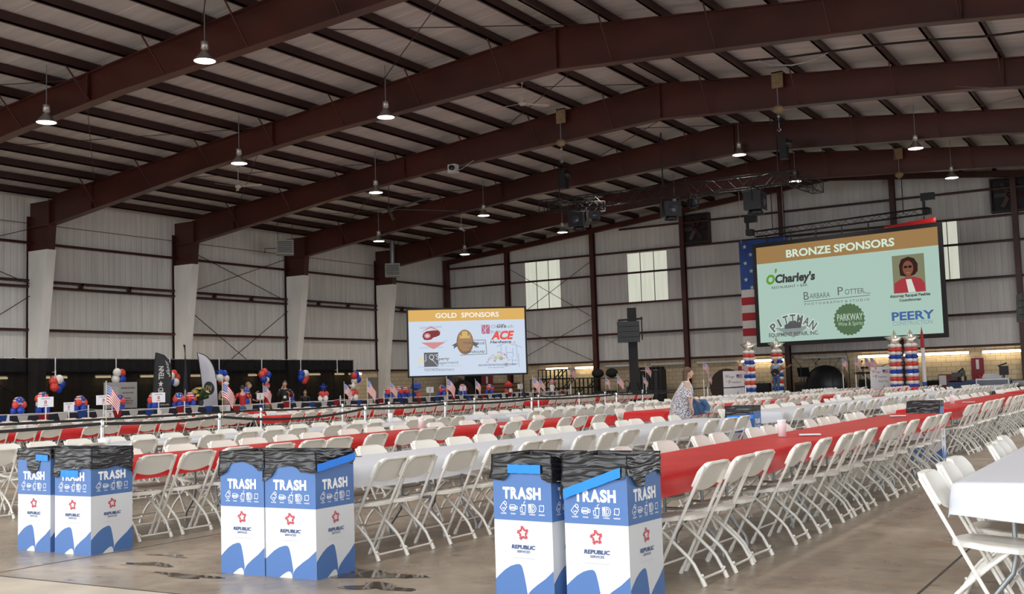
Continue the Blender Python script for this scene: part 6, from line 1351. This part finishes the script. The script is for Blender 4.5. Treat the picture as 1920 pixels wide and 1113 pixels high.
r = thing('equipment_rack', 'dark equipment racks at the right edge under the wall lights', 'rack', (-5.6, 50.6, 0)); m = MB(); m.box(-.5, .6, -.3, .3, 0, .95); m.build('rack_case', BLACK, r); m = MB(); m.box(-.45, .55, -.32, -.301, .7, .92); m.build('front_panel', M('rack face', (.2, .2, .2), .4, .5), r)
# ---- standing woman with a denim jacket over her arm
KIM = M('navy, white and blush print', (.6, .55, .55), .8); nt = KIM.node_tree; b = nt.nodes['Principled BSDF']
tc = nd(nt, 'ShaderNodeTexCoord'); mp = nd(nt, 'ShaderNodeMapping'); mp.inputs['Scale'].default_value = (8.5, 8.5, 5.5); vo = nd(nt, 'ShaderNodeTexVoronoi'); vo.feature = 'DISTANCE_TO_EDGE'; nz = nd(nt, 'ShaderNodeTexNoise'); nz.inputs['Scale'].default_value = 7
rp = nd(nt, 'ShaderNodeValToRGB'); rp.color_ramp.interpolation = 'CONSTANT'; rp.color_ramp.elements[0].color = (.62, .60, .60, 1); rp.color_ramp.elements[1].position = .15; rp.color_ramp.elements[1].color = (.03, .042, .15, 1)
r2_ = nd(nt, 'ShaderNodeValToRGB'); r2_.color_ramp.interpolation = 'CONSTANT'; r2_.color_ramp.elements[0].color = (0, 0, 0, 1); r2_.color_ramp.elements[1].position = .62; r2_.color_ramp.elements[1].color = (1, 1, 1, 1)
mx = nd(nt, 'ShaderNodeMix', data_type='RGBA'); mx.inputs[7].default_value = (.60, .44, .40, 1)
nt.links.new(tc.outputs['Object'], mp.inputs[0]); nt.links.new(mp.outputs[0], vo.inputs['Vector']); nt.links.new(vo.outputs['Distance'], rp.inputs[0]); nt.links.new(tc.outputs['Object'], nz.inputs[0]); nt.links.new(nz.outputs[0], r2_.inputs[0]); nt.links.new(r2_.outputs[0], mx.inputs[0]); nt.links.new(rp.outputs[0], mx.inputs[6]); nt.links.new(mx.outputs[2], b.inputs['Base Color'])
def kimono(r, B, k):
    m = MB()
    def K(u, v):                          # open-front drape from the shoulders down to the hips, longer at the back
        a = PI*(.30+1.40*u); z = 1.455-(.76+.06*math.cos(a)*-1)*v; rx = .085+.10*min(1, v*3)+.11*v; ry = .12+.085*min(1, v*5)+.05*v
        fold = 1+.07*math.sin(u*31)*v
        return tuple(B(-.015+rx*math.cos(a)*fold-.05*v, ry*math.sin(a)*fold, z))
    m.grid(K, 40, 14); m.build('kimono_back', KIM, r)
    for s in (1, -1):
        m = MB(); ax = (Vector((-.02, s*.13, 1.42)), Vector((.01, s*.235, 1.14)))
        def S(u, v, s=s, ax=ax):
            c = ax[0].lerp(ax[1], v); a = 2*PI*u; R = .075+.045*v
            return tuple(B(*(c+Vector((R*math.cos(a), R*.75*math.sin(a), -.06*v*max(0, -math.sin(a*.5+.6)))))))
        m.grid(S, 16, 6); m.build('sleeve', KIM, r)
wx, wy, wr = -8.22, 20.0, .54
person('woman in a navy floral kimono and white trousers, looking right among the rows', (wx, wy, 0), wr, 1.60, SK[0], 'brown', M('white top', (.62, .60, .60), .7), M('white trousers', (.66, .66, .68), .7), (((.10, .24, 1.16), (.34, .20, 1.02)), ((.03, -.245, 1.15), (.10, -.24, .93))), .10, None, True, 'none', kimono, 0, .09, True)
r = thing('denim_jacket', 'blue denim jacket draped over the woman\'s forearm', 'jacket', (wx, wy, 0), wr); k_ = 1.60/1.75
m = MB()
def J(u, v):
    s = (v-.5)*2; a = s*PI*.5; w_ = .17+.04*math.sin(u*9)
    x = .13+.36*u; drop = .36*abs(s)**1.1*(1-.25*u)
    return (x*k_+.02*math.sin(u*11+s*4), (.20+.085*math.sin(a)+.012*math.sin(u*17+s*7))*k_, (1.115-.16*u*.3-drop)*k_)
m.grid(J, 16, 18); m.grid(lambda u, v: tuple(Vector(J(1-u, v))+Vector((0, (.5-v)*.03, -.012))), 16, 18); m.build('jacket_body', DEN, r)
m = MB(); m.tube([(.42*k_, .16*k_, 1.05*k_), (.50*k_, .13*k_, .92*k_), (.47*k_, .10*k_, .80*k_)], [.06, .055, .05], 10); m.build('sleeve', DEN, r); m = MB(); m.tube([(.475*k_, .105*k_, .83*k_), (.468*k_, .10*k_, .79*k_)], .056, 10); m.build('cuff', M('pale denim cuff', (.2, .3, .45), .8), r)
# ---- cups, plates and odds and ends on the tables
def cup_stack(label, x, y, h=.13): m = MB(); m.lathe([(0, 0), (.041, 0)]+[(.043+.004*(q % 2), h*(.62+.06*q)) for q in range(6)]+[(.045, h), (.041, h), (.03, .02)], n=14); tag(m.build('cup_stack', WHITE_P, None, (x, y, TH+.012)), label, 'cups', 'white cup stacks on the tables')
for lab, x, y in (('white cup stack on the rightmost red row, near the middle', -3.55, 11.2), ('white cup stack on the red row behind the middle bins', -9.85, 13.6), ('white cup stack on the far part of the rightmost red row', -3.75, 22.3), ('white cup stack on the second section of the white row', -6.6, 25.0), ('white cup stack on the white row before the barrier', -12.5, 16.3), ('white cup on the first red row past the barrier', -19.9, 14.0), ('white cup stack on the third section of the white row', -6.6, 36.0), ('white cup stack at the back of the red row', -9.6, 39.5)): cup_stack(lab, x, y, .17 if y < 26 else .15)
for lab, x, y, a in (('white paper lying beside the near cup stack', -3.35, 11.5, .3), ('white paper near the far end of the rightmost red row', -3.5, 16.4, .2), ('white paper beside the far cup stack', -3.6, 23.2, .1), ('white paper on the near end of the rightmost red table', -3.8, 7.4, .2), ('pair of dark scissors on the near white cover', -6.5, 7.9, .9)):
    m = MB(); m.box(-.11, .11, -.14, .14, 0, .004) if 'paper' in lab else m.bar((-.09, 0, .005), (.09, .02, .005), .02, .006); tag(m.build('paper_sheet' if 'paper' in lab else 'scissors', PAPER if 'paper' in lab else BLACK_G, None, (x, y, TH+.014), a), lab, 'paper' if 'paper' in lab else 'scissors')
m = MB(); m.lathe([(0, 0), (.075, 0), (.085, .07), (.0, .075)], n=18); tag(m.build('lidded_tub', WHITE_P, None, (-12.4, 9.9, TH+.012)), 'round white tub on the white table behind the leftmost bins', 'tub')
def side_table(label, x, y, L, W_, rz):
    r = thing('folding_table', label, 'table', (x, y, 0), rz); m = MB(); m.box(-W_/2, W_/2, -L/2, L/2, TH-.02, TH+.02); m.build('tabletop', TABLE_W, r); a, b_ = table_meshes(L, W_); me = b_.mesh('table_leg', GALV); put('leg', me, r, (0, -L/2+.15, -.01)); put('leg', me, r, (0, L/2-.15, -.01), PI)
side_table('small bare white table crosswise in the gap of the red row', -12.55, 19.45, .86, .6, PI/2)
